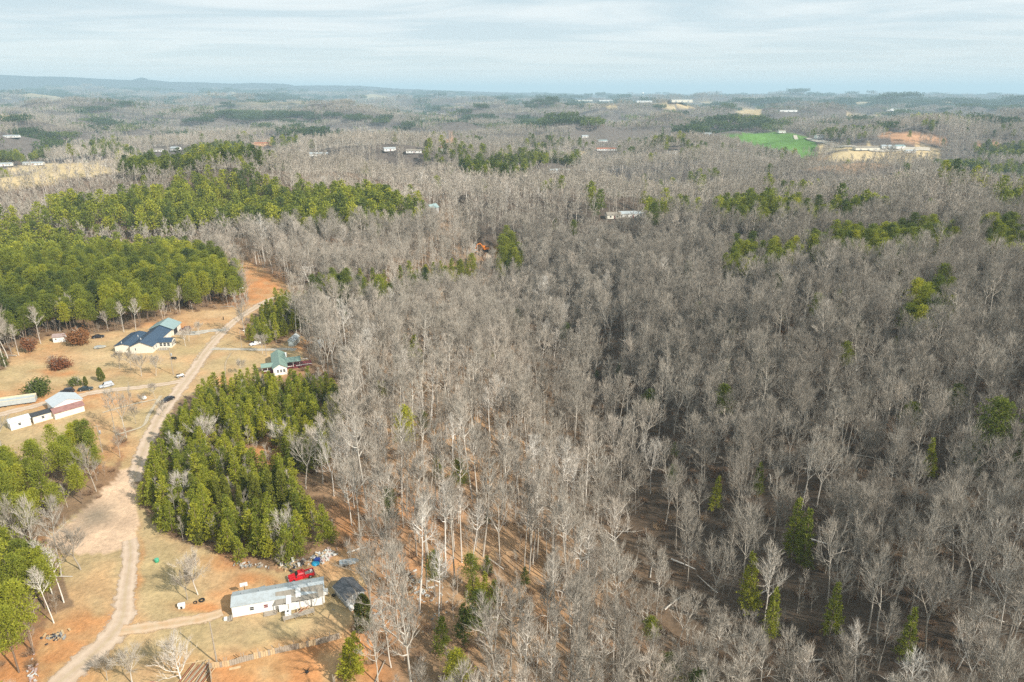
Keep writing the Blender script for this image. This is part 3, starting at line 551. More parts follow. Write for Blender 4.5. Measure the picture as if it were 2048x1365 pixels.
def column_tree(seed, H, Rr, n=1500):
    rng = np.random.default_rng(seed); T = MB(); Cn = MB(); T.tube([(0, 0, -.2), (0, 0, H * .8)], [.09, .03], 5)
    z = rng.uniform(.02, 1, n) ** .9; az = rng.uniform(0, 6.283, n); prof_ = np.minimum(1, (z + .04) * 5) ** .6 * np.sqrt(np.clip(1 - z ** 2.6, 0, 1)); lump = 1 + .1 * np.sin(az * 3 + z * 9) + .06 * np.sin(az * 7 - z * 23)
    r = Rr * prof_ * lump * rng.uniform(.86, 1.0, n); b = np.stack([np.cos(az) * r, np.sin(az) * r, z * H], 1); d = np.stack([np.cos(az) * .35, np.sin(az) * .35, np.ones(n)], 1)
    V, Q = tufts(rng, b, d, 2, .38, .10, .32); Cn.add(V, None, Q); return T, Cn
def leafy_tree(seed, H, Rr, n=900, ls=.2):        # low rounded crown that keeps its dead leaves
    rng = np.random.default_rng(seed); T, Cn = bare_tree(seed, H * .8, Rr * .9, .15, 12, True, 3, .03, 1.3, .7)
    L = MB(); cl = rng.normal(size=(26, 3)); cl = unit(cl) * rng.uniform(.45, 1, (26, 1)) * np.array((Rr * .8, Rr * .8, H * .38)) + np.array((0, 0, H * .5))
    b = cl[rng.integers(0, 26, n)] + rng.normal(size=(n, 3)) * Rr * .2; b[:, 2] = np.abs(b[:, 2]) + .15; V, Q = tufts(rng, b, rng.normal(size=(n, 3)), 2, ls * 2.2, ls * .8, .9); L.add(V, None, Q); return T, Cn, L
def brush(seed, H, Rr, n=70, w=.03):
    rng = np.random.default_rng(seed); m = MB(); az = rng.uniform(0, 6.283, n); r = Rr * np.sqrt(rng.uniform(0, 1, n)) * .5; b = np.stack([np.cos(az) * r, np.sin(az) * r, np.zeros(n)], 1)
    d = unit(np.stack([np.cos(az), np.sin(az), np.full(n, 1.1)], 1) + rng.normal(size=(n, 3)) * .35); L = H * rng.uniform(.5, 1.2, (n, 1)); V, F = slivers(rng, b, d * L, w); m.add(V, F)
    k = 3; b2 = np.repeat(b + d * L * .45, k, 0); d2 = unit(np.repeat(d, k, 0) + rng.normal(size=(n * k, 3)) * .6) * H * .4; V, F = slivers(rng, b2, d2, w * .7); m.add(V, F); return m
def two_mat(Cn):                  # limbs in bark, twigs in twig colour
    me = Cn.mesh('bare_crown', M_TWIG); me.materials.append(M_BARK); n = sum(len(q) for q in Cn.T); mi = np.ones(len(me.polygons), np.int32); mi[:n] = 0; me.polygons.foreach_set('material_index', mi); return me
# prototypes -------------------------------------------------------
BARE = []   # (trunk mesh, crown mesh, height)
for i, (H, sp, fi, nl, fk) in enumerate([(19, 5.2, .48, 20, 1), (21, 4.5, .54, 19, 1), (17, 5.6, .38, 22, 1), (18, 5.4, .5, 20, 2), (22, 3.8, .60, 17, 1), (15, 4.6, .36, 19, 1), (17, 5.8, .5, 22, 3), (19, 6.0, .44, 23, 1), (12, 3.4, .35, 15, 1), (25, 3.4, .66, 14, 1), (24, 4.2, .6, 16, 1), (16, 6.6, .42, 20, 2), (8, 2.6, .25, 12, 1), (19, 4.2, .5, 10, 1)]):
    T, Cn = bare_tree(100 + i, H, sp, fi, nl, forks=fk); BARE.append((T.mesh('bare_trunk', M_BARK, True), two_mat(Cn), H))
YARD = []   # open-grown, broad
for i, (H, sp, fi, nl, fk) in enumerate([(11, 5.6, .16, 26, 1), (10, 5.0, .2, 24, 3), (7.5, 3.6, .2, 20, 3)]):
    T, Cn = bare_tree(300 + i, H, sp, fi, nl, forks=fk, ntw=9, up=.85, bw=1.9); YARD.append((T.mesh('yard_trunk', M_BARK, True), two_mat(Cn), H))
YOUNG = []
for i, (H, rr) in enumerate([(10.5, 2.7), (9.5, 2.6), (11.5, 2.9), (8, 2.4), (10.5, 2.4), (6, 2.1)]):
    T, Cn = young_pine(400 + i, H, rr); YOUNG.append((T.mesh('pine_trunk', M_PBARK), Cn.mesh('pine_crown', M_NEEDLE), H))
WOODP = []
for i, (H, rr) in enumerate([(18, 3.2), (20, 3.0), (16, 3.3), (19, 2.7), (15, 2.9)]):
    T, Cn = wood_pine(500 + i, H, rr); WOODP.append((T.mesh('pine_trunk', M_PBARK, True), Cn.mesh('pine_crown', M_NEEDLE), H))
T, Cn = young_pine(560, 15, 2.5); WOODP.append((T.mesh('pine_trunk', M_PBARK, True), Cn.mesh('pine_crown', M_NEEDLE), 15))
COLT = []
for i, (H, rr) in enumerate([(9, .80), (5.5, 1.15)]):
    T, Cn = column_tree(600 + i, H, rr); COLT.append((T.mesh('cedar_trunk', M_PBARK), Cn.mesh('cedar_crown', M_CEDAR), H))
def joined(name, mbs, mats):
    """several MBs as one mesh with a material each"""
    m = MB(); idx = []
    V = []; Ts = []; Qs = []; n = 0; mt = []; mq = []
    for k, b in enumerate(mbs):
        v = np.vstack(b.V); V.append(v)
        if b.T: f = np.vstack(b.T) + n; Ts.append(f); mt.append(np.full(len(f), k))
        if b.Q: f = np.vstack(b.Q) + n; Qs.append(f); mq.append(np.full(len(f), k))
        n += len(v)
    me = np_mesh(name, np.vstack(V), np.vstack(Ts) if Ts else None, None, False, np.vstack(Qs) if Qs else None)
    for q in mats: me.materials.append(q)
    me.polygons.foreach_set('material_index', np.concatenate(mt + mq).astype(np.int32)); return me
def patch(seed, size, kinds, n):
    """a plot of far woodland"""
    rng = np.random.default_rng(seed); A = MB(); B = MB(); C_ = MB(); g = int(math.sqrt(n)); s = size / g
    for i in range(g):
        for j in range(g):
            x = (i + rng.uniform(0, 1)) * s - size / 2; y = (j + rng.uniform(0, 1)) * s - size / 2; H = rng.uniform(15, 23)
            if rng.uniform() < kinds:
                k = 16; a = rng.uniform(0, 6.283, k); z = rng.uniform(.35, .9, k) * H; r = rng.uniform(.3, 2.6, k) * np.sqrt(1 - (z / H - .2) ** 2 * .9); b = np.stack([x + np.cos(a) * r, y + np.sin(a) * r, z], 1)
                V, Q = tufts(rng, b, np.stack([np.cos(a), np.sin(a), np.full(k, .8)], 1), 1, 3.4, 1.3, .4); B.add(V, None, Q); A.add([(x - .2, y, 0), (x + .2, y, 0), (x, y, H * .8)], [(0, 1, 2)])
            else:
                k = 17; a = rng.uniform(0, 6.283, k); z = rng.uniform(.3, .75, k) * H; b = np.stack([np.full(k, x), np.full(k, y), z], 1); d = np.stack([np.cos(a), np.sin(a), rng.uniform(.6, 2.2, k)], 1)
                V, F = slivers(rng, b, unit(d) * rng.uniform(3.5, 7, (k, 1)), .2); C_.add(V, F); C_.add([(x - .2, y, 0), (x + .2, y, 0), (x, y, H * .8)], [(0, 1, 2)])
    if not B.V: return joined('wood_plot', [C_], [M_TWIG])
    if not C_.V: return joined('wood_plot', [A, B], [M_PBARK, M_NEEDLE])
    return joined('wood_plot', [A, B, C_], [M_PBARK, M_NEEDLE, M_TWIG])
_pc = 0
def scatter(name, protos, idx, pts, rot, scale, tint, kind='stuff'):
    """one object: copies of the prototype meshes stood on points"""
    global _pc
    if len(pts) == 0: return
    col = bpy.data.collections.new('proto_%02d' % _pc); _pc += 1
    for k, me in enumerate(protos):
        col.objects.link(bpy.data.objects.new('p%02d_%02d' % (_pc, k), me))
    me = bpy.data.meshes.new(name); me.vertices.add(len(pts)); me.vertices.foreach_set('co', np.asarray(pts, np.float32).ravel())
    for nm, arr, ty in (('idx', idx, 'INT'), ('rz', rot, 'FLOAT'), ('sc', scale, 'FLOAT'), ('tint', tint, 'FLOAT'), ('tx', rngF.normal(size=len(pts)) * .05, 'FLOAT'), ('ty', rngF.normal(size=len(pts)) * .05, 'FLOAT')):
        a = me.attributes.new(nm, ty, 'POINT'); a.data.foreach_set('value', np.asarray(arr, np.int32 if ty == 'INT' else np.float32))
    o = put(me, name); tag(o, kind=kind)
    g = bpy.data.node_groups.new(name + '_nodes', 'GeometryNodeTree'); g.interface.new_socket('Geometry', in_out='INPUT', socket_type='NodeSocketGeometry'); g.interface.new_socket('Geometry', in_out='OUTPUT', socket_type='NodeSocketGeometry')
    N = g.nodes; L = g.links; gi = N.new('NodeGroupInput'); go = N.new('NodeGroupOutput'); mp = N.new('GeometryNodeMeshToPoints'); ip = N.new('GeometryNodeInstanceOnPoints'); ci = N.new('GeometryNodeCollectionInfo')
    ci.inputs['Collection'].default_value = col; ci.inputs['Separate Children'].default_value = True; ci.inputs['Reset Children'].default_value = True; ip.inputs['Pick Instance'].default_value = True
    def na(n, ty):
        q = N.new('GeometryNodeInputNamedAttribute'); q.data_type = ty; q.inputs['Name'].default_value = n; return q.outputs['Attribute']
    cx3 = N.new('ShaderNodeCombineXYZ'); L.new(na('rz', 'FLOAT'), cx3.inputs[2]); L.new(na('tx', 'FLOAT'), cx3.inputs[0]); L.new(na('ty', 'FLOAT'), cx3.inputs[1])
    L.new(gi.outputs[0], mp.inputs[0]); L.new(mp.outputs[0], ip.inputs['Points']); L.new(ci.outputs[0], ip.inputs['Instance']); L.new(na('idx', 'INT'), ip.inputs['Instance Index'])
    L.new(cx3.outputs[0], ip.inputs['Rotation']); L.new(na('sc', 'FLOAT'), ip.inputs['Scale']); L.new(ip.outputs[0], go.inputs[0])
    md = o.modifiers.new('copies', 'NODES'); md.node_group = g; return o
# ------------------------------------------------------------------ where trees stand
rngF = np.random.default_rng(7)
def cells(r0, r1, s, half=46):
    xs = np.arange(-r1, r1, s); X, Y = np.meshgrid(xs, np.arange(0, r1, s)); X = X.ravel(); Y = Y.ravel()
    d = np.hypot(X, Y); a = np.abs(np.degrees(np.arctan2(X, Y))); m = (d > r0) & (d <= r1) & (a < half); X, Y = X[m], Y[m]
    return X + rngF.uniform(-.5, .5, len(X)) * s, Y + rngF.uniform(-.5, .5, len(Y)) * s
def classify(x, y, patchsize=0):
    """0 nothing, 1 bare, 2 young pine, 3 wood pine"""
    z = height(x, y); px, py, dep = project(x, y, z); cx_, cy_, _ = project(x, y, z + 13); yx, yy, _ = project(x, y, z + 7); d = np.hypot(x, y)
    k = np.ones(len(x), int)
    jx = cx_ + 6 * fbm(x / 30, y / 30, 300, 2); jy = cy_ + 3 * fbm(x / 30, y / 30, 310, 2)
    for p in PINE_WOOD: k[inpoly(jx, jy, p)] = 3
    for p in PINE_YOUNG: k[inpoly(yx, yy, p)] = 2
    for p in PINE_YOUNG: k[inpoly(px, py, p) & (k == 1)] = 0
    clear = (inpoly(px, py, CLEAR) | inpoly(px, py, CLEAR2[0]) | inpoly(px, py, CLEAR2[1])) & (d < 700)
    kk = clear; 
    k[kk] = 0
    for _, p in FIELDS: k[inpoly(px, py, p) & (d > 500)] = 0
    k[inpoly(px, py, GREENF) & (d > 900)] = 0
    if not patchsize: k[road_near(x, y, 1.3)] = 0
    k[house_gap(x, y) & (d > 480)] = 0
    return k, z, px, py, d
HOUSE_GAPS = []
bare_list = []; pine_list = []; small_list = []
# near wood
X, Y = cells(66, 470, 4.3); K, Z, PXX, PYY, D = classify(X, Y); N = len(X); u = rngF.uniform(0, 1, N); w = rav_dist(X, Y)
dens = .5 + .5 * fbm(X / 38, Y / 38, 400, 2)
r_ = rngF.uniform(0, 1, N); tt = rngF.normal(size=N)
lit_bank = 1 - ss(-20, 60, w)
tintB = np.clip(.42 + .23 * tt + .06 * lit_bank - .20 * (1 - lit_bank) + .16 * (fbm(X / 45, Y / 45, 410, 2)) + (rngF.uniform(0, 1, N) < .04) * .28, 0, 1)  # trees beyond the stream get lower tints, painting in the shade there
gap = ss(.0, .5, (30 - np.abs(w - 12)) / 30) * (Y < 330)        # the stream bed stays open
isB = (K == 1) & (u < np.clip(.50 + .50 * dens, .3, .98) * (1 - .62 * gap))
isB &= ~((PXX > 740) & (PXX < 1010) & (PYY > 1010) & (PYY < 1365) & (u > .55))
kinds = np.where(r_ < .14, 0, np.where(r_ < .30, 1, np.where(r_ < .42, 2, np.where(r_ < .54, 3, np.where(r_ < .70, 4, np.where(r_ < .80, 5, np.where(r_ < .88, 6, np.where(r_ < .91, 7, np.where(r_ < .93, 8, np.where(r_ < .95, 11, np.where(r_ < .975, 12, 13)))))))))))
slender = (PXX > 800) & (PXX < 1180) & (PYY > 760) & (w < 0); kinds = np.where(slender & (r_ < .6), np.where(r_ < .3, 9, 10), kinds); kinds = np.where((w > 25) & (r_ > .78), np.where(r_ > .9, 11, 2), kinds)
sc = np.clip(.96 + .17 * rngF.normal(size=N), .5, 1.3)
stray = (K == 1) & ~isB & (u > .985)
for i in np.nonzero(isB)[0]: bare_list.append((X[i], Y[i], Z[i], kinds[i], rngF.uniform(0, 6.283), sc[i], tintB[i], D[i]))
# scattered evergreens in the bare wood, where the photograph has them (px, py of the foot, kind, scale, tint)
EVER = [(828, 708, 'y', 1.5, .55), (838, 712, 'y', .8, .6), (812, 700, 'y', 1.0, .5), (810, 905, 'w', .95, 1.0), (640, 574, 'y', 1.2, .5), (672, 576, 'y', 1.2, .6), (700, 574, 'y', 1.3, .5), (722, 573, 'y', 1.2, .7), (748, 576, 'y', 1.3, .5), (772, 573, 'y', 1.2, .6), (800, 570, 'y', 1.3, .5), (822, 565, 'y', 1.4, .7), (838, 560, 'y', 1.3, .6), (852, 553, 'y', 1.4, .8), (868, 549, 'y', 1.3, .6), (884, 547, 'y', 1.3, .8), (900, 544, 'y', 1.4, .7), (918, 540, 'y', 1.3, .8), (934, 534, 'y', 1.3, .7), (948, 528, 'y', 1.2, .8), (1006, 508, 'w', 1.0, .6), (1020, 502, 'w', .9, .7), (1030, 515, 'w', .9, .8), (1016, 522, 'y', 1.4, .8), (1004, 528, 'y', 1.2, .7), (1034, 530, 'y', 1.2, .6), (878, 940, 'y', .8, .5), (1590, 1065, 'w', 1.25, .62), (1612, 1090, 'w', 1.1, .5), (1500, 1185, 'w', 1.3, .85), (1430, 985, 'w', .9, .8), (1520, 950, 'w', .8, .5),
        (1545, 1235, 'w', .95, .7), (1668, 1225, 'w', .95, .62), (1820, 1270, 'w', .9, .55), (1868, 915, 'w', .8, .7), (1945, 905, 'w', 1.2, .4), (1985, 900, 'w', 1.2, .42), (2040, 915, 'w', 1.1, .4), (915, 1355, 'w', .72, 1.0), (903, 1362, 'y', .7, .95), (955, 1260, 'w', .8, .35), (925, 1265, 'y', .9, .2),
        (940, 1185, 'y', .55, .75), (955, 1188, 'y', .6, .9), (970, 1190, 'y', .65, .85), (988, 1196, 'y', .7, .6), (1050, 1165, 'y', .5, .4), (975, 1140, 'y', .6, .3), (700, 1330, 'y', 1.0, 1.0), (712, 1318, 'y', .85, .95), (690, 1345, 'y', .7, .9), (1455, 735, 'y', .6, .8), (1700, 720, 'w', .75, .55), (1630, 640, 'w', .8, .5), (1675, 615, 'y', 1.1, .4),
        (1310, 445, 'w', 1.3, .3), (1110, 430, 'y', 1.3, .45), (1150, 445, 'w', .9, .4), (760, 470, 'w', .9, .4), (1790, 690, 'y', .6, .8), (1820, 840, 'w', .8, .5), (1350, 905, 'y', .7, .5), (1300, 800, 'w', .7, .35), (1905, 800, 'w', .7, .4), (985, 715, 'y', .4, .9), (770, 790, 'y', .7, .9), (760, 783, 'y', .5, .9), (975, 1040, 'y', .5, .3), (880, 640, 'y', .8, .5), (690, 640, 'y', .9, .3), (940, 620, 'y', .7, .6), (1380, 560, 'w', .8, .4), (1210, 470, 'y', 1.2, .4)]
KEEPB = []
for px, py, k, s, ti in EVER:
    q = P(px, py); q = q * (1 - (5.0 if k == 'w' else 3.5 if s > .75 else 1.5) / (CAMZ - q.z)); q.z = float(height(q.x, q.y)); KEEPB.append((q.x, q.y, 2.6)); dq = math.hypot(q.x, q.y); KEEPB.append((q.x * (1 - 7 / dq), q.y * (1 - 8 / dq), 5.0)); pine_list.append((q.x, q.y, q.z, (3 if k == 'w' else 2), (5 if px > 1400 and py > 900 and k == 'w' else rngF.integers(0, 5)), rngF.uniform(0, 6.28), s * rngF.uniform(.95, 1.05), ti, math.hypot(q.x, q.y)))
rr = rngF.uniform(0, 1, N); extra = (K == 1) & (rr > .9945)
for i in np.nonzero(extra)[0]: pine_list.append((X[i], Y[i], Z[i], 3 if rr[i] > .997 else 2, rngF.integers(0, 5), rngF.uniform(0, 6.28), rngF.uniform(.5, .95), rngF.uniform(.1, .6), D[i]))
# pine stands are denser
X2, Y2 = cells(66, 470, 3.3); K2, Z2, PX2, PY2, D2 = classify(X2, Y2); n2 = len(X2); u2 = rngF.uniform(0, 1, n2)
claygap = (((PX2 - 526) / 32) ** 2 + ((PY2 - 920) / 36) ** 2 < 1) | (((PX2 - 700) / 40) ** 2 + ((PY2 - 1110) / 22) ** 2 < 1)
y2 = np.nonzero((K2 == 2) & (u2 < .88) & ~claygap)[0]; w2 = np.nonzero((K2 == 3) & (u2 < .52) & ~claygap)[0]
for i in y2: pine_list.append((X2[i], Y2[i], Z2[i], 2, rngF.integers(0, 6), rngF.uniform(0, 6.28), rngF.uniform(.72, 1.06), np.clip(.72 + .17 * rngF.normal(), 0, 1), D2[i]))
for i in w2: pine_list.append((X2[i], Y2[i], Z2[i], 3, rngF.integers(0, 5), rngF.uniform(0, 6.28), rngF.uniform(.68, 1.05) * (.72 if PX2[i] < 260 and 850 < PY2[i] < 1060 else 1), np.clip(.56 + .2 * rngF.normal() + .2 * float(fbm(X2[i] / 60, Y2[i] / 60, 7)) + .25 * (PX2[i] < 300) * (PY2[i] > 880), 0, 1), D2[i]))
for i in np.nonzero((K2 >= 2) & (u2 > .975) & ~claygap)[0]: bare_list.append((X2[i], Y2[i], Z2[i], rngF.integers(0, 9), rngF.uniform(0, 6.28), rngF.uniform(.4, .62), rngF.uniform(.5, 1), D2[i]))
# middle distance
Xm, Ym = cells(470, 1500, 6.4); Km, Zm, PXm, PYm, Dm = classify(Xm, Ym); um = rngF.uniform(0, 1, len(Xm))
mix_n = fbm(Xm / 170, Ym / 120, 500, 3); pineM = (Km == 3) | ((Km == 1) & (um < ss(.32, .55, mix_n) * .5 + .012))
bareM = (Km == 1) & ~pineM
MIDB = []
for i, (H, sp, fi, nl, fk) in enumerate([(18, 5.0, .42, 13, 1), (20, 4.6, .48, 12, 1), (16, 5.4, .36, 14, 1), (17, 5.2, .48, 13, 2), (21, 4.2, .52, 11, 1)]):
    T, Cn = bare_tree(700 + i, H, sp, fi, nl, False, 5, .10, 1.0, forks=fk); MIDB.append(joined('bare_mid', [T, Cn], [M_BARK, M_TWIG]))
MIDP = []
for i, (H, rr_) in enumerate([(19, 3.5), (17, 3.3), (21, 3.4)]):
    T, Cn = wood_pine(750 + i, H, rr_, True); MIDP.append(joined('pine_mid', [T, Cn], [M_PBARK, M_NEEDLE]))
def arr(*a): return np.stack(a, 1)
i = np.nonzero(bareM)[0]; scatter('bare_forest', MIDB, rngF.integers(0, 5, len(i)), arr(Xm[i], Ym[i], Zm[i]), rngF.uniform(0, 6.28, len(i)), rngF.uniform(.72, 1.08, len(i)), np.clip(.48 + .15 * rngF.normal(size=len(i)) + .32 * fbm(Xm[i] / 160, Ym[i] / 120, 510, 3), 0, 1))  # broad tint noise paints the light and dark of the hill forms
i = np.nonzero(pineM)[0]; scatter('pine_forest', MIDP, rngF.integers(0, 3, len(i)), arr(Xm[i], Ym[i], Zm[i]), rngF.uniform(0, 6.28, len(i)), rngF.uniform(.7, 1.05, len(i)), np.clip(.42 + .2 * rngF.normal(size=len(i)) + (PYm[i] > 375) * .15, 0, 1))
# far woodland in plots
PB = [patch(800 + k, 52, .03, 49) for k in range(4)]; PPn = [patch(820 + k, 52, .95, 56) for k in range(3)]; PM = [patch(830 + k, 52, .4, 49) for k in range(2)]
def far_band(r0, r1, s, scl, nm):
    x, y = cells(r0, r1, s, 44); k, z, px, py, d = classify(x, y, 1); n1 = fbm(x / 1700, y / 1300, 200, 4); n2 = fbm(x / 900, y / 700, 210, 3); n3 = fbm(x / 330, y / 240, 520, 3)
    farm = ss(2500, 5000, d); ok = (k > 0) & ~((n2 > .5) & (d > 3200)) & (rngF.uniform(0, 1, len(x)) < .96)
    pi = (k == 3) | (n1 * farm > .2) | (n3 > .42); pm = (n3 > .30) & ~pi
    idx = np.where(pi, 4 + rngF.integers(0, 3, len(x)), np.where(pm, 7 + rngF.integers(0, 2, len(x)), rngF.integers(0, 4, len(x))))
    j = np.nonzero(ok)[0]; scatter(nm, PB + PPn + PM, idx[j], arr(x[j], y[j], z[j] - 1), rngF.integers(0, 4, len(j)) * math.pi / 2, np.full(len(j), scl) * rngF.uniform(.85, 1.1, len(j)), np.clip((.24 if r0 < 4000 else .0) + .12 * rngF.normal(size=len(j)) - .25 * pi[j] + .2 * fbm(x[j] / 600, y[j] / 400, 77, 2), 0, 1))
far_band(1500, 4200, 50, 1.0, 'far_forest'); far_band(4200, 13000, 118, 2.3 * .45 + .9, 'distant_forest')
# undergrowth: saplings and brush on the wood's floor
LOGP = MB().tube([(-4, 0, .15), (0, .2, .22), (4.5, 0, .3)], [.2, .15, .07], 5, True).mesh('lying_log', M_BARK)
BR = [brush(900 + k, 1.6 + .5 * k, 1.1).mesh('brush', M_BRUSH) for k in range(3)]
SAP = []
for k in range(3):
    T, Cn = bare_tree(920 + k, 6.5 + k, 1.6, .3, 9, False, 5, .03, .8); SAP.append(joined('sapling', [T, Cn], [M_BARK, M_TWIG]))
Xb, Yb = cells(66, 420, 2.9); Kb, Zb, pxb, pyb, Db = classify(Xb, Yb); ub = rngF.uniform(0, 1, len(Xb)); i = np.nonzero((Kb > 0) & (ub < .55))[0]
scatter('undergrowth', BR + SAP + [LOGP], np.where(ub[i] < .012, 6, np.where(ub[i] < .33, rngF.integers(0, 3, len(i)), 3 + rngF.integers(0, 3, len(i)))), arr(Xb[i], Yb[i], Zb[i]), rngF.uniform(0, 6.28, len(i)), rngF.uniform(.6, 1.15, len(i)), rngF.uniform(.0, .75, len(i)))
# ------------------------------------------------------------------ the 300 that show largest of each kind stand as trees of their own
KEEPOUT = []
def in_view(x, y, z, h=14):
    px, py, d = project(np.array([x, x]), np.array([y, y]), np.array([z, z + h])); return (px.max() > 4) and (px.min() < 2044) and (py.min() < 1361) and (py.max() > 0)
def region_label(x, y, z, kind):
    px, py, _ = project(np.array([x]), np.array([y]), np.array([z])); px, py = px[0], py[0]; w_ = float(rav_dist(np.array([x]), np.array([y]))[0])
    if kind == 'bare':
        if w_ > 22: return ('bare crooked grey hardwood on the dark wooded slope beyond the dry stream bed', 'bare hardwoods on the dark slope')
        if w_ > -22: return ('tall bare hardwood standing down in the shaded gully of the wood', 'bare hardwoods in the gully')
        if px < 300: return ('bare slim hardwood at the rim of the pines beside the clay track', 'bare hardwoods by the clay track')
        if px < 700 and py < 1120: return ('pale leafless hardwood rising out of the green pine grove', 'bare hardwoods in the pine grove')
        if py > 1180: return ('bare pinkish hardwood on the clay slope below the mobile home', 'bare hardwoods on the clay slope')
        return ('bare hardwood on the sunlit orange slope between pine grove and gully', 'bare hardwoods on the sunlit slope')
    if kind == 2:
        if 270 < px < 720 and py > 730: return ('young yellow-green pine in the dense grove behind the mobile home', 'young pines of the grove')
        return ('small green pine standing alone among bare hardwoods', 'small lone pines')
    if px < 260: return ('tall shaggy pine in the dark stand along the edge of the clay drive', 'pines along the clay drive')
    return ('tall green pine standing out of the bare grey wood', 'pines in the bare wood')
bare_list.sort(key=lambda q: q[-1]); pine_list.sort(key=lambda q: q[-1])
def stand(name, trunk, crown, x, y, z, rz, s, tint, label, cat, group):
    e = empty(name, (x, y, z), rz, label, cat, group); e.scale = (s * rngF.uniform(.9, 1.1), s * rngF.uniform(.9, 1.1), s * rngF.uniform(.92, 1.08)); e.rotation_euler = (rngF.normal() * .04, rngF.normal() * .04, rz); a = put(trunk, 'trunk', e); b = put(crown, 'crown', e); a['tint'] = float(tint); b['tint'] = float(tint); return e
# ------------------------------------------------------------------ building kit
def obox(mb, p, u, n, a0, a1, d0, d1, z0, z1):      # box on a wall: u along, n outwards
    p = np.array(p, float); u = np.array((u[0], u[1], 0.)); n = np.array((n[0], n[1], 0.)); V = [p + u * a + n * d + np.array((0, 0, z)) for z in (z0, z1) for d in (d0, d1) for a in (a0, a1)]
    mb.add(V, None, [(0, 2, 3, 1), (4, 5, 7, 6), (0, 1, 5, 4), (2, 6, 7, 3), (0, 4, 6, 2), (1, 3, 7, 5)]); return mb
def window(parent, p, u, n, w, h, frame, glass, mull=True):
    f = MB(); b = .07
    obox(f, p, u, n, -w / 2, w / 2, -.02, .05, 0, b); obox(f, p, u, n, -w / 2, w / 2, -.02, .05, h - b, h); obox(f, p, u, n, -w / 2, -w / 2 + b, -.02, .045, b, h - b); obox(f, p, u, n, w / 2 - b, w / 2, -.02, .045, b, h - b)
    if mull: obox(f, p, u, n, -w / 2 + b, w / 2 - b, -.02, .035, h / 2 - .03, h / 2 + .03)
    fo = f.obj('window', frame, parent); g = MB(); obox(g, p, u, n, -w / 2 + b, w / 2 - b, -.02, .015, b, h - b); g.obj('pane', glass, fo); return fo
def door(parent, p, u, n, w, h, mat, hm):
    d = MB(); obox(d, p, u, n, -w / 2, w / 2, -.02, .05, 0, h); do = d.obj('door', mat, parent); k = MB(); obox(k, p, u, n, w * .3, w * .38, .05, .12, h * .45, h * .5); k.obj('handle', hm, do); return do
def gable_v(x0, x1, y0, y1, h, hr, ax):
    if ax == 'x': return [(x0, y0, 0), (x1, y0, 0), (x1, y1, 0), (x0, y1, 0), (x0, y0, h), (x1, y0, h), (x1, y1, h), (x0, y1, h), (x0, (y0 + y1) / 2, hr), (x1, (y0 + y1) / 2, hr)], [(0, 1, 5, 4), (2, 3, 7, 6), (4, 5, 9, 8), (6, 7, 8, 9), (0, 3, 2, 1), (1, 2, 6, 5), (3, 0, 4, 7)], [(5, 6, 9), (7, 4, 8)]
    V, Q, T = gable_v(y0, y1, x0, x1, h, hr, 'x'); return [(b, a, c) for a, b, c in V], [q[::-1] for q in Q], [t_[::-1] for t_ in T]
def gable(parent, x0, x1, y0, y1, h, hr, ax, wall, roof, over=.35, th=.12, zb=0.0, wname='wall', rname='roof', ribs=0):
    V, Q, T = gable_v(x0, x1, y0, y1, h, hr, ax); mb = MB(); mb.add([(a, b, c + (zb if c > 0 else zb)) for a, b, c in V], T, Q); wo = mb.obj(wname, wall, parent)
    m = MB(); o = over
    if ax == 'x': a0, a1, b0, b1 = x0 - o, x1 + o, y0, y1
    else: a0, a1, b0, b1 = y0 - o, y1 + o, x0, x1
    c = (b0 + b1) / 2; sl = (hr - h) / (c - b0); e = h - sl * o; gp = .02
    for s, be in ((-1, b0 - o), (1, b1 + o)):
        V = []
        for a in (a0, a1):
            for (bb, zz) in ((be, e), (c, hr)):
                for t_ in (gp, gp + th): V.append((a, bb, zz + t_ + zb) if ax == 'x' else (bb, a, zz + t_ + zb))
        m.add(V, None, [(0, 1, 3, 2), (4, 6, 7, 5), (1, 5, 7, 3), (0, 2, 6, 4), (0, 4, 5, 1), (2, 3, 7, 6)])
    if ribs:
        k = int((a1 - a0) / ribs)
        for i in range(k + 1):
            a = a0 + (a1 - a0) * i / k
            for be in (b0 - o, b1 + o):
                pts = [(a, be, e + gp + th + .01 + zb), (a, c, hr + gp + th + .01 + zb)]; pts = pts if ax == 'x' else [(q[1], q[0], q[2]) for q in pts]; m.tube(pts, .03, 3)
    ro = m.obj(rname, roof, parent)
    bm = bmesh.new(); bm.from_mesh(ro.data); bmesh.ops.recalc_face_normals(bm, faces=bm.faces); bm.to_mesh(ro.data); bm.free()
    bm = bmesh.new(); bm.from_mesh(wo.data); bmesh.ops.recalc_face_normals(bm, faces=bm.faces); bm.to_mesh(wo.data); bm.free()
    return wo, ro
def site(a, b):
    A, B = P(*a), P(*b); z = min(A.z, B.z); return Vector((A.x, A.y, z)), math.atan2(B.y - A.y, B.x - A.x), math.hypot(B.x - A.x, B.y - A.y)
def keep(e, x, y, r):
    v = Matrix.Rotation(e.rotation_euler.z, 4, 'Z') @ Vector((x, y, 0)) + e.location; KEEPOUT.append((v.x, v.y, r))
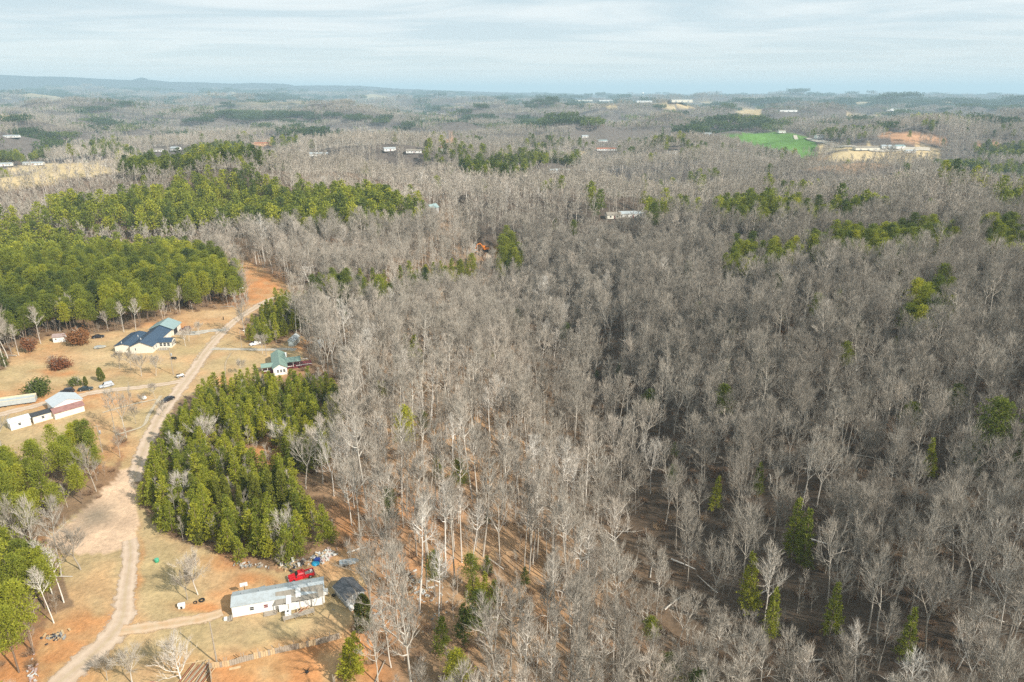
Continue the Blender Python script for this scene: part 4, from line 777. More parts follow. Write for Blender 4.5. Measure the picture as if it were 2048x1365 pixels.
def siding(name, col, step=.2, var=.12, vert=False, rust=None, spec=.3, rough=.6):
    if name in MATS: return MATS[name]
    t = NT(name); oc = t.objc(); w = t.node('ShaderNodeTexWave', wave_type='BANDS', bands_direction='X' if vert else 'Z', wave_profile='SAW'); w.inputs['Scale'].default_value = .3 / step; t.l.new(oc, w.inputs['Vector'])
    n = t.noise(.8, 5, .65, oc); n2 = t.noise(4, 4, .6, oc); d = rust or tuple(q * (1 - var * 2) for q in col)
    c = t.mix(t.range(t.math('ADD', t.math('MULTIPLY', n, .6), t.math('MULTIPLY', n2, .4)), .45, .68), col, d); t.bump(w.outputs['Fac'], .5, .03); MATS[name] = t.done(c, rough, spec); return MATS[name]
GLASS = paint('dark_glass', (.03, .04, .05), .12, .6, var=.3); WHITE = siding('white_siding', (.80, .79, .76)); WTRIM = paint('white_trim', (.82, .81, .78), .5); BLACK = paint('black_rubber', (.025, .025, .025), .8, .3)
CREAM = siding('cream_siding', (.74, .70, .60)); NAVY = siding('navy_metal_roof', (.034, .066, .115), .35, .18, True, spec=.5, rough=.4); GREENR = siding('green_metal_roof', (.17, .26, .22), .35, .16, True, rust=(.26, .34, .28), spec=.5, rough=.45)
TEALR = siding('grey_green_roof', (.25, .34, .34), .4, .12, True, spec=.5, rough=.45); GALV = siding('grey_metal_roof', (.37, .41, .43), .6, .2, True, rust=(.27, .28, .27), spec=.5, rough=.5)
WOODG = paint('weathered_wood', (.42, .36, .29), .9, .15, var=.35, scale=2.5); WOODN = paint('fresh_wood', (.62, .46, .28), .85, .15, var=.3, scale=3); TINROOF = siding('weathered_roof', (.27, .24, .20), .5, .25, True, rust=(.20, .17, .13))
STEEL = paint('steel', (.45, .46, .47), .45, .5, .4); BRICK = paint('red_brick', (.42, .17, .10), .9, .2, var=.35, scale=6); MAROON = paint('maroon_paint', (.22, .05, .055), .6, .3)
# ------------------------------------------------------------------ white mobile home on the near lawn
o, rz, L = site((466, 1236), (650, 1206)); mh = empty('mobile_home', o, rz, 'long white mobile home with grey metal roof on the lawn beside the red pickup', 'mobile home')
W = 4.6; keep(mh, L * .2, 2, 7); keep(mh, L * .5, 2, 7); keep(mh, L * .8, 2, 7); keep(mh, L * .95, -2, 5)
gable(mh, 0, L, 0, W, 3.0, 3.75, 'x', WHITE, GALV, .16, .08, ribs=0)
sk = MB().box(-.05, -.06, -.3, L * .32, 0.0, .42); sk.obj('skirting', BRICK, mh)
for fx, w_, h_, dark in ((.21, .9, .95, 0), (.36, .9, .95, 1), (.62, .8, .9, 0)):
    wo = window(mh, (L * fx, 0, 1.35), (1, 0), (0, -1), w_, h_, WTRIM, MAROON if dark else GLASS)
window(mh, (0, W * .5, 1.4), (0, 1), (-1, 0), 1.1, .9, WTRIM, GLASS)
door(mh, (L * .5, 0, .55), (1, 0), (0, -1), .95, 2.05, WTRIM, STEEL)
# low porch roof of weathered sheets, each its own sheet
k = 6
for i in range(k):
    x0 = L * (.47 + .088 * i); x1 = x0 + L * .086; m = MB(); zf = 2.52 + .05 * (i % 3); V = [(x0, -1.15, zf), (x1, -1.15, zf + .02), (x1, W * .32, 3.62), (x0, W * .32, 3.60)]; m.add(V + [(a, b, c + .05) for a, b, c in V], None, [(0, 3, 2, 1), (4, 5, 6, 7), (0, 1, 5, 4), (1, 2, 6, 5), (2, 3, 7, 6), (3, 0, 4, 7)]); m.obj('roof_sheet', TINROOF, mh)
for fx, a, b in ((.69, -.5, 1.5), (.585, -1.5, .2)):
    m = MB(); zz = lambda y: 2.62 + (y + 1.15) * .40 + .1; V = [(L * fx, a, zz(a)), (L * fx + 1.0, a, zz(a)), (L * fx + 1.0, b, zz(b)), (L * fx, b, zz(b))]; m.add(V + [(p, q, r_ + .06) for p, q, r_ in V], None, [(0, 3, 2, 1), (4, 5, 6, 7), (0, 1, 5, 4), (1, 2, 6, 5), (2, 3, 7, 6), (3, 0, 4, 7)]); m.obj('patch_panel', WTRIM, mh)
for i in range(5): MB().box(L * (.48 + .125 * i) - .05, -1.1, -.2, L * (.48 + .125 * i) + .05, -1.0, 2.5).obj('post', WOODG, mh)
m = MB().box(L * .5, -1.02, .5, L * .98, -.96, 2.2); m.obj('porch_wall', WHITE, mh)
m = MB().box(L * .33, -1.5, .42, L * .47, -.02, .52); m.obj('deck', WOODG, mh); 
for i in range(2): MB().box(L * (.34 + .12 * i), -1.45, -.2, L * (.34 + .12 * i) + .1, -1.35, 1.3).obj('post', WOODG, mh)
m = MB(); V = [(L * .12, W, 2.5), (L * .34, W, 2.9), (L * .34, W + 1.5, 2.3), (L * .12, W + .3, 2.3)]; m.add(V + [(a, b, c + .06) for a, b, c in V], None, [(0, 3, 2, 1), (4, 5, 6, 7), (0, 1, 5, 4), (1, 2, 6, 5), (2, 3, 7, 6), (3, 0, 4, 7)]); m.obj('lean_to_roof', GALV, mh)
for i in range(5): MB().box(L * (.1 + .19 * i), W * .55, 3.6, L * (.1 + .19 * i) + .3, W * .55 + .3, 3.95).obj('roof_vent', STEEL, mh)
MB().box(L + .02, W * .45, .3, L + .75, W * .7, 1.1).obj('air_conditioner', WTRIM, mh)
MHF = (o, rz, L)
def local(e, x, y, z=0):
    v = Matrix.Rotation(e.rotation_euler.z, 4, 'Z') @ Vector((x, y, 0)) + e.location; return Vector((v.x, v.y, float(height(v.x, v.y)) + z))
# ramp of planks in front
q = local(mh, L * .74, -3.2); rp = empty('wooden_ramp', q, rz + R(8), 'grey plank ramp leaning up to the porch of the white mobile home', 'ramp')
for i in range(7): MB().box(-3.6 + .05, -.55 + i * .2, .62, 2.6, -.37 + i * .2, .68).obj('plank', WOODG, rp)
for x in (-3.4, -1.2, 1.0, 2.4):
    for y in (-.5, .8): MB().box(x, y, -.3, x + .1, y + .1, .62).obj('post', WOODG, rp)
m = MB().box(-3.6, -.6, 1.3, 2.6, -.52, 1.4); m.obj('rail', WOODG, rp)
for x in (-3.5, -.6, 2.4): MB().box(x, -.6, .62, x + .08, -.52, 1.3).obj('rail_post', WOODG, rp)
rl = random.Random(3)
q = local(mh, L * .72, -1.9); lp = empty('lumber_pile', q, rz, 'pile of loose reddish boards between the ramp and the white mobile home', 'lumber pile')
for i in range(16):
    b = MB().box(-1.3, -.08, 0, 1.3, .08, .04); ob = b.obj('board', WOODN if i % 3 else BRICK, lp); ob.location = (rl.uniform(-2, 2), rl.uniform(-.3, .3), .05 + i * .045); ob.rotation_euler = (0, rl.uniform(-.05, .05), rl.uniform(-.5, 1.6))
def thing(mb, name, mat, loc, rz, label, cat, group=None, bevel=0, smooth=False):
    ob = mb.obj(name, mat, None, smooth, bevel); ob.location = loc; ob.rotation_euler = (0, 0, rz); return tag(ob, label, cat, group)
tk = empty('water_tank', P(577, 1233), rz, 'white square tank standing alone on the lawn before the mobile home', 'tank'); MB().box(-.6, -.6, .05, .6, .6, 1.25).obj('tank_body', WTRIM, tk, bevel=.08); MB().lathe([(.2, 0), (.2, .1), (.02, .11)], 10, (0, 0, 1.25)).obj('lid', BLACK, tk)
# red barrel, bins at the ends
def drum(loc, mat, label, cat='drum', r=.3, h=.9, name='drum', group=None):
    e = empty(name, loc, 0, label, cat, group); MB().lathe([(r * .95, 0), (r, .03), (r, h * .33), (r * 1.04, h * .35), (r, h * .37), (r, h * .66), (r * 1.04, h * .68), (r, h * .7), (r, h - .03), (r * .95, h)], 12).obj('barrel_wall', mat, e, True); MB().lathe([(r * .9, 0), (r * .9, .04), (.01, .05)], 12, (0, 0, h)).obj('lid', mat, e); return e
q = local(mh, -.9, -.3); e = empty('porch_steps', q, rz, 'small step landing with clutter at the driveway end of the white mobile home', 'steps')
for i in range(3): MB().box(-.1 + i * .35, -.7, 0, .9, .7, .18 * (i + 1)).obj('step', WOODG, e)
MB().box(-.75, -.3, 0, -.15, .4, .5).obj('cooler', WTRIM, e)
# ------------------------------------------------------------------ dark shed by the wood
o, r2, L2 = site((694, 1216), (722, 1207)); sh = empty('garden_shed', o, r2 + R(4), 'dark roofed shed with grey walls under the bare trees right of the mobile home', 'shed')
DARKR = siding('charcoal_roof', (.10, .105, .115), .4, .2); GREYW = siding('grey_siding', (.38, .39, .39)); gable(sh, 0, 4.2, 0, 5.4, 2.5, 3.5, 'y', GREYW, DARKR, .3, .1)
for x in (-.32, 4.42): MB().box(x, -.36, 2.2, x + .08, 5.76, 2.34).obj('fascia', WTRIM, sh)
door(sh, (1.4, 0, .1), (1, 0), (0, -1), 1.5, 2.0, GREYW, STEEL); MB().box(.1, -1.4, 0, .9, -.5, 1.1).obj('cabinet', WTRIM, sh); keep(sh, 2, 2.5, 4.5)
window(sh, (0, 2.6, 1.1), (0, 1), (-1, 0), .8, .8, WTRIM, GLASS)
MB().box(1.1, -2.2, 0.02, 4.0, -.1, .16).obj('porch_floor', WOODG, sh)
# ------------------------------------------------------------------ blue-roofed house
o, r3, L3 = site((262, 708), (306, 706)); bh = empty('farm_house', o, r3, 'wide cream house with navy blue metal roof in the upper yard', 'house')
W3 = L3; D3 = 21.0
gable(bh, 0, W3, 0, D3, 3.0, 4.9, 'y', CREAM, NAVY, .4, .12)
gable(bh, -6.6, -.02, 1.6, D3 - 3, 2.9, 3.7, 'y', CREAM, NAVY, .35, .1, wname='wing_wall', rname='wing_roof')
gable(bh, W3 + .02, W3 + 5.4, 5.6, 10.6, 2.7, 3.7, 'x', CREAM, NAVY, .35, .1, wname='sunroom_wall', rname='sunroom_roof')
gable(bh, -.6, W3 + .6, D3 + .5, D3 + 9.5, 3.2, 5.3, 'y', CREAM, TEALR, .6, .12, wname='garage_wall', rname='garage_roof')
for i in range(3): window(bh, (W3 + 1.3 + i * 1.5, 5.6, .9), (1, 0), (0, -1), 1.15, 1.4, WTRIM, GLASS)
for y in (6.6, 8.2, 9.7): window(bh, (W3 + 5.42, y, .6), (0, 1), (1, 0), 1.1, 1.9, WTRIM, GLASS)
for y in (1.5, 3.9): window(bh, (W3, y, 1.0), (0, 1), (1, 0), 1.0, 1.4, WTRIM, GLASS)
window(bh, (W3 * .24, 0, 1.3), (1, 0), (0, -1), .6, 1.1, WTRIM, GLASS); window(bh, (W3, 13.6, 1.0), (0, 1), (1, 0), 1.4, 1.2, WTRIM, GLASS); door(bh, (W3, 16.5, .1), (0, 1), (1, 0), 1.0, 2.1, WTRIM, STEEL)
MB().box(W3 + .5, D3 + 1.2, .02, W3 + .66, D3 + 5.2, 2.7).obj('garage_door', paint('door_black', (.03, .03, .035), .7), bh)  # garage door as one near-black panel
for x, y, z in ((-1.2, 11.5, 3.2), (W3 * .33, 4.5, 4.2), (-4.4, 3.2, 3.3)):
    MB().tube([(x, y, z - .3), (x, y, z + .9)], .14, 8, True).obj('flue_pipe', WTRIM, bh)
MB().box(W3 + .6, 2.4, .02, W3 + 4.6, 5.3, .35).obj('porch_floor', WOODG, bh)
for i in range(5): MB().box(W3 + .7 + i * .95, 2.4, .35, W3 + .78 + i * .95, 2.48, 1.2).obj('railing_post', WTRIM, bh)
for a in ((0, 10, 16), (W3, 8, 9), (4, 27, 9)): keep(bh, *a)
# ------------------------------------------------------------------ green-roofed house
o, r4, L4 = site((548, 752), (573, 749)); gh = empty('cottage', o, r4, 'white cottage with faded green metal roof above the pine grove', 'house')
W4 = L4 + .4; D4 = 16.5
gable(gh, 0, W4, 0, D4, 2.9, 4.3, 'y', WHITE, GREENR, .35, .1)
gable(gh, -4.0, -.02, 3.4, 7.6, 2.5, 3.1, 'x', WHITE, GREENR, .3, .1, wname='porch_wall_panel', rname='porch_roof')
bpy.data.objects.remove([c for c in gh.children if c.name.startswith('porch_wall_panel')][0])
gable(gh, W4 + .02, W4 + 5.2, 6.2, 11.2, 2.5, 3.3, 'x', WHITE, GREENR, .35, .1, wname='side_wall', rname='side_roof')
bpy.data.objects.remove([c for c in gh.children if c.name.startswith('side_wall')][0])
for x, y in ((-3.9, 3.5), (-3.9, 7.4), (-2, 3.5), (W4 + 5.0, 6.3), (W4 + 5.0, 11.0), (W4 + 2.6, 6.3)): MB().box(x - .07, y - .07, -.2, x + .07, y + .07, 2.5).obj('post', WTRIM, gh)
MB().box(-4, 3.4, .02, 0, 7.6, .4).obj('porch_floor', MAROON, gh); MB().box(W4, 5.2, .02, W4 + 5.6, 11.2, .4).obj('deck_floor', MAROON, gh); MB().box(W4 + 5.7, 5.6, .02, W4 + 9.5, 11.6, .3).obj('patio_floor', MAROON, gh)
for x0, y0, x1, y1 in ((-4, 3.36, -1.2, 3.42), (W4, 5.14, W4 + 2.6, 5.2), (W4 + 3.6, 5.14, W4 + 5.6, 5.2), (W4 + 5.7, 5.5, W4 + 9.5, 5.56), (W4 + 5.9, 11.6, W4 + 8.5, 11.66), (-6.6, 6.4, -4.2, 6.48)): MB().box(x0, y0, .9, x1, y1, 1.15).obj('railing', WTRIM, gh)
for x in (1.6, 2.7, 3.8): window(gh, (x, 0, 1.0), (1, 0), (0, -1), .75, 1.25, WTRIM, GLASS)
for y in (2.5, 4.6): window(gh, (W4, y, 1.0), (0, 1), (1, 0), .9, 1.2, WTRIM, GLASS)
door(gh, (0, 5.5, .4), (0, 1), (-1, 0), .9, 2.0, MAROON, STEEL); MB().box(W4 + .1, 12.0, 2.0, W4 + .7, 14.4, 3.6).obj('bay', WTRIM, gh)
for a in ((2, 8, 10), (8, 8, 6), (-3, 5, 5)): keep(gh, *a)
# sheds
def shed(px0, px1, W, h, hr, ax, wm, rm, label, cat='shed', name='small_shed', lo=.3):
    o, r_, L = site(px0, px1); e = empty(name, o, r_, label, cat); gable(e, 0, L, 0, W, h, hr, ax, wm, rm, lo, .1); keep(e, L / 2, W / 2, max(L, W) * .75); return e, L
PALEB = siding('pale_blue_siding', (.50, .56, .55)); LILAC = siding('faded_brown_roof', (.33, .25, .23), .4, .2)
e, Ls = shed((577, 692), (591, 692), 5.5, 2.5, 3.6, 'y', PALEB, siding('pale_grey_roof', (.45, .48, .49), .4, .15), 'pale blue-grey gabled shed behind the green-roofed cottage'); door(e, (Ls * .5, 0, .05), (1, 0), (0, -1), 1.5, 2.0, WTRIM, STEEL)
gable(e, Ls * .12, Ls * .88, -.9, -.02, 2.3, 3.0, 'y', PALEB, siding('pale_grey_roof', (.45, .48, .49)), .2, .08, wname='porch_front', rname='porch_roof')
e, Ls = shed((630, 697), (646, 697), 3.4, 2.3, 3.1, 'x', WHITE, siding('pale_grey_roof', (.45, .48, .49)), 'pale metal shed half hidden among bare trees right of the cottage'); door(e, (Ls * .5, 0, .05), (1, 0), (0, -1), 1.2, 1.9, STEEL, STEEL)
e, Ls = shed((107, 686), (131, 684), 3.2, 2.4, 3.3, 'x', WHITE, LILAC, 'white shed with faded brown roof at the edge of the left pine wood'); door(e, (Ls * .7, 0, .05), (1, 0), (0, -1), 1.4, 1.9, WTRIM, STEEL); window(e, (Ls * .25, 0, 1.1), (1, 0), (0, -1), .7, .7, WTRIM, GLASS)
# flat grey trailer at the left edge
o, r5, L5 = site((-10, 818), (72, 806)); tr = empty('storage_trailer', o, r5, 'long open-topped grey storage trailer with cream rim beside the lane', 'trailer'); L5 = L5
MB().box(0, 0, .5, L5, 3.0, 2.1).obj('trailer_body', paint('pale_blue_sheet', (.46, .50, .50), .6), tr)
CREAMP = paint('cream_paint', (.70, .62, .42), .6)
for b in ((0, 2.9, 2.1, L5, 3.02, 2.6), (0, -.02, 2.1, L5, .08, 2.25), (L5 - .1, .1, 2.1, L5 + .02, 2.88, 2.4), (0, .1, 2.1, .1, 2.88, 2.4)): MB().box(*b).obj('rim_board', CREAMP, tr)
for x in (1.5, 3.0, L5 - 3, L5 - 1.6):
    for y in (.15, 2.75): w_ = MB(); w_.tube([(x, y - .12, .42), (x, y + .12, .42)], .42, 12, True); w_.obj('wheel', BLACK, tr)
keep(tr, L5 / 2, 1.5, L5 * .5)
# homes at the left edge beyond the near pines
o, r6, L6 = site((23, 862), (58, 852)); lh = empty('white_cabin', o, r6, 'white cabin with bright tin roof left of the near pines', 'house')
gable(lh, 0, 5.5, 0, 4.0, 2.5, 3.3, 'x', WHITE, siding('bright_tin_roof', (.50, .54, .57), .5, .1, True, spec=.5, rough=.4), .25, .08); gable(lh, 6.2, 12.4, .2, 3.8, 2.4, 2.9, 'x', CREAM, paint('black_tarp', (.06, .065, .07), .5, .4, var=.6, scale=3), .2, .1, wname='annex_wall', rname='annex_roof')
gable(lh, 13.0, 21.5, 3.0, 10.5, 2.8, 4.3, 'y', WHITE, siding('bright_tin_roof', (.62, .66, .70)), .35, .1, wname='main_wall', rname='main_roof'); gable(lh, 11.8, 20.5, -1.6, 2.9, 2.3, 3.2, 'x', CREAM, siding('dull_red_roof', (.30, .16, .14), .4, .2), .3, .1, wname='front_wall', rname='front_roof')
window(lh, (2.5, 0, 1.0), (1, 0), (0, -1), .9, 1.0, WTRIM, GLASS); window(lh, (9, .2, 1.0), (1, 0), (0, -1), .9, 1.0, WTRIM, GLASS); door(lh, (4.4, 0, .1), (1, 0), (0, -1), .9, 2.0, WTRIM, STEEL)
for a in ((3, 2, 4.5), (9, 2, 4.5), (16, 4, 8)): keep(lh, *a)
# ------------------------------------------------------------------ vehicles
def wheel(parent, x, y, r=.34, w=.22):
    t_ = MB(); t_.tube([(x, y - w / 2, r), (x, y + w / 2, r)], r, 16, True); wo = t_.obj('wheel', BLACK, parent); s = 1 if y > 0 else -1
    m = MB(); m.tube([(x, y + s * w * .4, r), (x, y + s * (w * .5 + .02), r)], r * .6, 10, True); m.obj('rim', STEEL, wo)
def loft(mb, secs):                # sections (x, half width, z0, z1, top half width)
    V = []
    for x, hw, z0, z1, tw in secs: V += [(x, -hw, z0), (x, hw, z0), (x, hw, (z0 * .35 + z1 * .65)), (x, tw, z1), (x, -tw, z1), (x, -hw, (z0 * .35 + z1 * .65))]
    n = len(secs); Q = [(i * 6 + k, i * 6 + (k + 1) % 6, (i + 1) * 6 + (k + 1) % 6, (i + 1) * 6 + k) for i in range(n - 1) for k in range(6)]
    T = [(0, k + 1, k) for k in range(1, 5)] + [((n - 1) * 6, (n - 1) * 6 + k, (n - 1) * 6 + k + 1) for k in range(1, 5)]; mb.add(V, T, Q[::1]); return mb
def fixn(ob):
    bm = bmesh.new(); bm.from_mesh(ob.data); bmesh.ops.recalc_face_normals(bm, faces=bm.faces); bm.to_mesh(ob.data); bm.free(); return ob
def car(px, ang, kind, mat, label, cat='car', name='parked_car', group=None, loc=None):
    loc = loc or P(*px); e = empty(name, loc, ang, label, cat, group); fb = paint('bumper_black', (.05, .05, .05), .6)
    if kind == 'pickup':
        fixn(loft(MB(), [(2.75, .80, .45, .95, .72), (2.6, .93, .35, 1.08, .84), (1.2, .95, .35, 1.18, .88), (-.75, .95, .35, 1.2, .9), (-.76, .95, .35, .78, .93), (-2.7, .95, .38, .78, .93)]).obj('body', mat, e))
        fixn(loft(MB(), [(1.25, .86, 1.16, 1.2, .84), (.65, .86, 1.16, 1.80, .68), (-.55, .86, 1.16, 1.82, .68), (-.78, .86, 1.16, 1.2, .84)]).obj('cab', mat, e))
        for b in ((-2.7, -.95, .78, -.8, -.86, 1.22), (-2.7, .86, .78, -.8, .95, 1.22), (-2.74, -.86, .5, -2.66, .86, 1.22)): MB().box(*b).obj('bed_side', mat, e)
        MB().box(-2.6, -.84, .79, -.85, .84, .83).obj('bed_floor', paint('bed_grey', (.30, .29, .25), .8), e); MB().box(-2.45, -.7, .84, -1.95, -.1, 1.1).obj('bag', WTRIM, e)
        g = MB(); g.quad((1.22, -.72, 1.22), (1.22, .72, 1.22), (.72, .62, 1.76), (.72, -.62, 1.76)); wsx = g.obj('windshield', GLASS, e); wsx.location = (.045, 0, .01)
        for s in (-1, 1):
            for a, b in ((.12, .95), (-.6, .05)): g = MB(); g.quad((a, s * .865, 1.24), (b, s * .865, 1.24), (min(b, .62), s * .715, 1.72), (a, s * .715, 1.72)); gg = g.obj('side_window', GLASS, e); gg.location = (0, s * .02, 0)
        for s in (-1, 1): MB().box(2.62, s * .6 - .15, .78, 2.79, s * .6 + .15, .95).obj('headlight', WTRIM, e); MB().box(-2.76, s * .84 - .08, .75, -2.70, s * .84 + .08, 1.1).obj('taillight', MAROON, e); MB().box(1.0, s * 1.05 - .09, 1.15, 1.2, s * 1.05 + .09, 1.4).obj('mirror', fb, e)
        MB().box(2.7, -.9, .4, 2.85, .9, .6).obj('bumper', STEEL, e); MB().box(-2.9, -.9, .42, -2.76, .9, .6).obj('bumper', STEEL, e); X = (1.85, -1.75)
        for x in X:
            for y in (-.86, .86): wheel(e, x, y, .38, .26)
        return e
    sv = kind == 'van'; top = 1.75 if sv else (1.45 if kind == 'sedan' else 1.65); ln = 2.3
    fixn(loft(MB(), [(ln, .70, .4, .72, .6), (ln - .2, .86, .28, .82, .78), (1.0, .9, .25, .95, .84), (-1.5, .9, .25, 1.0, .84), (-ln + .2, .88, .3, .98, .8), (-ln, .76, .4, .85, .68)]).obj('body', mat, e))
    r0, r1 = (1.25, -2.05) if sv else ((.95, -1.55) if kind == 'sedan' else (1.0, -2.1)); t0, t1 = (.55, -1.85) if sv else ((.3, -.85) if kind == 'sedan' else (.4, -1.85))
    fixn(loft(MB(), [(r0, .82, .92, .95, .8), (t0, .82, .92, top, .62), (t1, .82, .92, top, .62), (r1, .82, .92, .97, .8)]).obj('cabin', mat, e))
    for (a, b, nm) in ((r0, t0, 'windshield'), (r1, t1, 'rear_window')):
        s = 1 if a > b else -1; g = MB(); A = a - .1 * s; g.quad((A, -.7, 1.0), (A, .7, 1.0), (b + .08 * s, .56, top - .06), (b + .08 * s, -.56, top - .06)); gg = g.obj(nm, GLASS, e); gg.location = (.05 * s, 0, .03)
    md = (t0 + t1) / 2
    for s in (-1, 1):
        for a, b, c_, d_ in ((md + .05, r0 - .3, t0 - .02, md + .05), (r1 + .3, md - .05, md - .05, t1 + .05)): g = MB(); g.quad((a, s * .80, 1.0), (b, s * .80, 1.0), (c_, s * .66, top - .1), (d_, s * .66, top - .1)); gg = g.obj('side_window', GLASS, e); gg.location = (0, s * .045, 0)
        MB().box(ln - .12, s * .6 - .14, .6, ln + .02, s * .6 + .14, .74).obj('headlight', WTRIM, e); MB().box(-ln - .02, s * .66 - .12, .68, -ln + .1, s * .66 + .12, .84).obj('taillight', MAROON, e)
        MB().box(r0 - .35, s * .98 - .08, .95, r0 - .2, s * .98 + .08, 1.1).obj('mirror', mat, e)
    MB().box(ln - .05, -.75, .3, ln + .08, .75, .5).obj('bumper', mat, e); MB().box(-ln - .08, -.75, .35, -ln + .05, .75, .52).obj('bumper', mat, e)
    for x in (1.4, -1.4):
        for y in (-.8, .8): wheel(e, x, y)
    return e
def cpaint(n, c): return paint(n, c, .28, .6, 0, var=.12)
RED = cpaint('red_car_paint', (.55, .015, .025)); DK = cpaint('dark_green_car_paint', (.02, .035, .04)); BLK = cpaint('black_car_paint', (.02, .022, .03)); SIL = cpaint('silver_car_paint', (.45, .48, .52)); WHC = cpaint('white_car_paint', (.80, .80, .80)); MAR = cpaint('dark_red_car_paint', (.10, .03, .035))
a, b = P(578, 1163), P(628, 1150); m_ = (a + b) / 2; car(None, math.atan2(a.y - b.y, a.x - b.x), 'pickup', RED, 'red pickup truck parked behind the white mobile home', 'pickup truck', 'pickup_truck', loc=Vector((m_.x, m_.y, float(height(m_.x, m_.y))))); KEEPOUT.append((m_.x, m_.y, 6))
def carpx(p0, p1, kind, mat, label, cat='car', name='parked_car', grp=None):
    a, b = P(*p0), P(*p1); m_ = (a + b) / 2; return car(None, math.atan2(a.y - b.y, a.x - b.x), kind, mat, label, cat, name, grp, loc=Vector((m_.x, m_.y, float(height(m_.x, m_.y)))))
GP = 'cars parked along the lane'
carpx((118, 788), (151, 784), 'van', BLK, 'black car parked on the lane nearest the grey storage trailer', grp=GP)
carpx((188, 779), (155, 783), 'sedan', DK, 'dark green car parked between the black and the silver one', grp=GP)
carpx((200, 777), (227, 771), 'van', SIL, 'silver minivan parked beside the larger pointed evergreen', 'minivan', 'parked_minivan', GP)
carpx((337, 663), (357, 662), 'suv', WHC, 'white sport utility car beside the garage of the blue-roofed house', 'car'); carpx((360, 662), (383, 660), 'suv', MAR, 'dark maroon car behind a small bare tree beside the white one', 'car')
carpx((501, 692), (521, 688), 'sedan', WHC, 'white sedan on the grass beside the gravel drive', 'car'); carpx((327, 806), (345, 798), 'sedan', BLK, 'black car parked alone where the tracks meet', 'car'); carpx((205, 675), (188, 677), 'sedan', BLK, 'old black car at the edge of the trees behind the russet oak', 'car')
# ride-on mower / quad bike
def quad(px, ang, mat, label, cat, name='quad_bike'):
    e = empty(name, P(*px), ang, label, cat); fixn(loft(MB(), [(.95, .3, .45, .7, .25), (.6, .42, .4, .95, .3), (.1, .3, .45, .85, .25), (-.3, .38, .45, .9, .3), (-.95, .42, .5, .85, .35)]).obj('body', mat, e)); MB().box(-.6, -.22, .88, .05, .22, 1.02).obj('seat', BLACK, e)
    MB().tube([(.42, -.4, 1.15), (.5, 0, 1.1), (.42, .4, 1.15)], .03, 5).obj('handlebar', BLACK, e); MB().box(-1.0, -.4, .88, -.6, .4, .94).obj('rack', BLACK, e)
    for x in (.7, -.65):
        for y in (-.45, .45): wheel(e, x, y, .3, .22)
    return e
e = quad((361, 755), R(35), WTRIM, 'white four-wheeler parked at the corner of road and lane', 'quad bike'); e.scale = (1.35,) * 3
e = quad((348, 719), R(10), BLACK, 'small black cart on the grass beside the tall utility pole', 'cart', 'garden_cart')
def boat(px, ang, mat, label):
    e = empty('covered_boat', P(*px), ang, label, 'boat'); fixn(loft(MB(), [(2.4, .08, .5, .9, .1), (1.5, .6, .35, .9, .7), (-1.6, .8, .3, .9, .85), (-2.0, .75, .35, .85, .8)]).obj('hull', mat, e)); MB().box(-1.2, -.5, .9, .6, .5, 1.15).obj('cover', paint('grey_tarp', (.35, .38, .40), .7), e)
    for y in (-.8, .8): wheel(e, -.6, y, .3, .2)
    MB().tube([(2.2, 0, .5), (3.6, 0, .4)], .05, 5).obj('tow_bar', BLACK, e); return e
boat((697, 1129), R(15), paint('boat_grey', (.42, .47, .50), .4), 'small grey boat on a trailer on the bare soil behind the dark shed')
boat((200, 697), R(20), paint('boat_pale', (.46, .46, .42), .5), 'pale small boat on a trailer left of the blue-roofed house')
# basketball hoop
e = empty('basketball_hoop', P(491, 1191), R(-70), 'white backboard basketball hoop on its pole behind the mobile home', 'basketball hoop')
MB().tube([(0, 0, 0), (0, 0, 2.7), (.5, 0, 3.1)], .07, 7).obj('pole', BLACK, e); MB().box(.5, -.75, 2.7, .56, .75, 3.6).obj('backboard', WTRIM, e); MB().box(-.5, -.4, 0, .4, .4, .18).obj('base', BLACK, e)
rg = MB(); rg.tube([(.8 + .23 * math.cos(i * math.pi / 5), .23 * math.sin(i * math.pi / 5), 3.0) for i in range(11)], .025, 4); rg.obj('rim', BRICK, e)
# small yard things
e = empty('compost_bin', P(314, 1124), 0, 'small green bin alone in the middle of the near lawn', 'bin'); MB().lathe([(.42, 0), (.5, .3), (.45, .75)], 12).obj('tub', paint('green_plastic', (.05, .35, .20), .5), e, True); MB().lathe([(.5, 0), (.48, .06), (.05, .12)], 12, (0, 0, .74)).obj('lid', paint('green_lid', (.10, .42, .26), .5), e)
e = empty('dog_house', P(364, 1215), R(15), 'small white box hut under the bare yard tree by the driveway', 'hut'); gable(e, -.6, .6, -.5, .5, .8, 1.05, 'x', WTRIM, WTRIM, .08, .04); MB().box(-.2, -.53, 0, .2, -.505, .55).obj('opening', BLACK, e)
def tyre(p, label, tilt=0, grp=None, s=1.):
    t_ = MB(); n = 14
    ring = [(.26, 0), (.38, 0), (.40, .06), (.40, .16), (.38, .22), (.26, .22), (.26, 0)]
    V = []
    for i in range(n):
        a = 2 * math.pi * i / n
        for r_, z in ring: V.append((r_ * math.cos(a) * s, r_ * math.sin(a) * s, z * s))
    k = len(ring); t_.add(V, None, [(i * k + j, ((i + 1) % n) * k + j, ((i + 1) % n) * k + j + 1, i * k + j + 1) for i in range(n) for j in range(k - 1)])
    ob = t_.obj('old_tyre', BLACK); ob.location = p; ob.rotation_euler = (tilt, 0, 0); return tag(ob, label, 'tyre', grp)
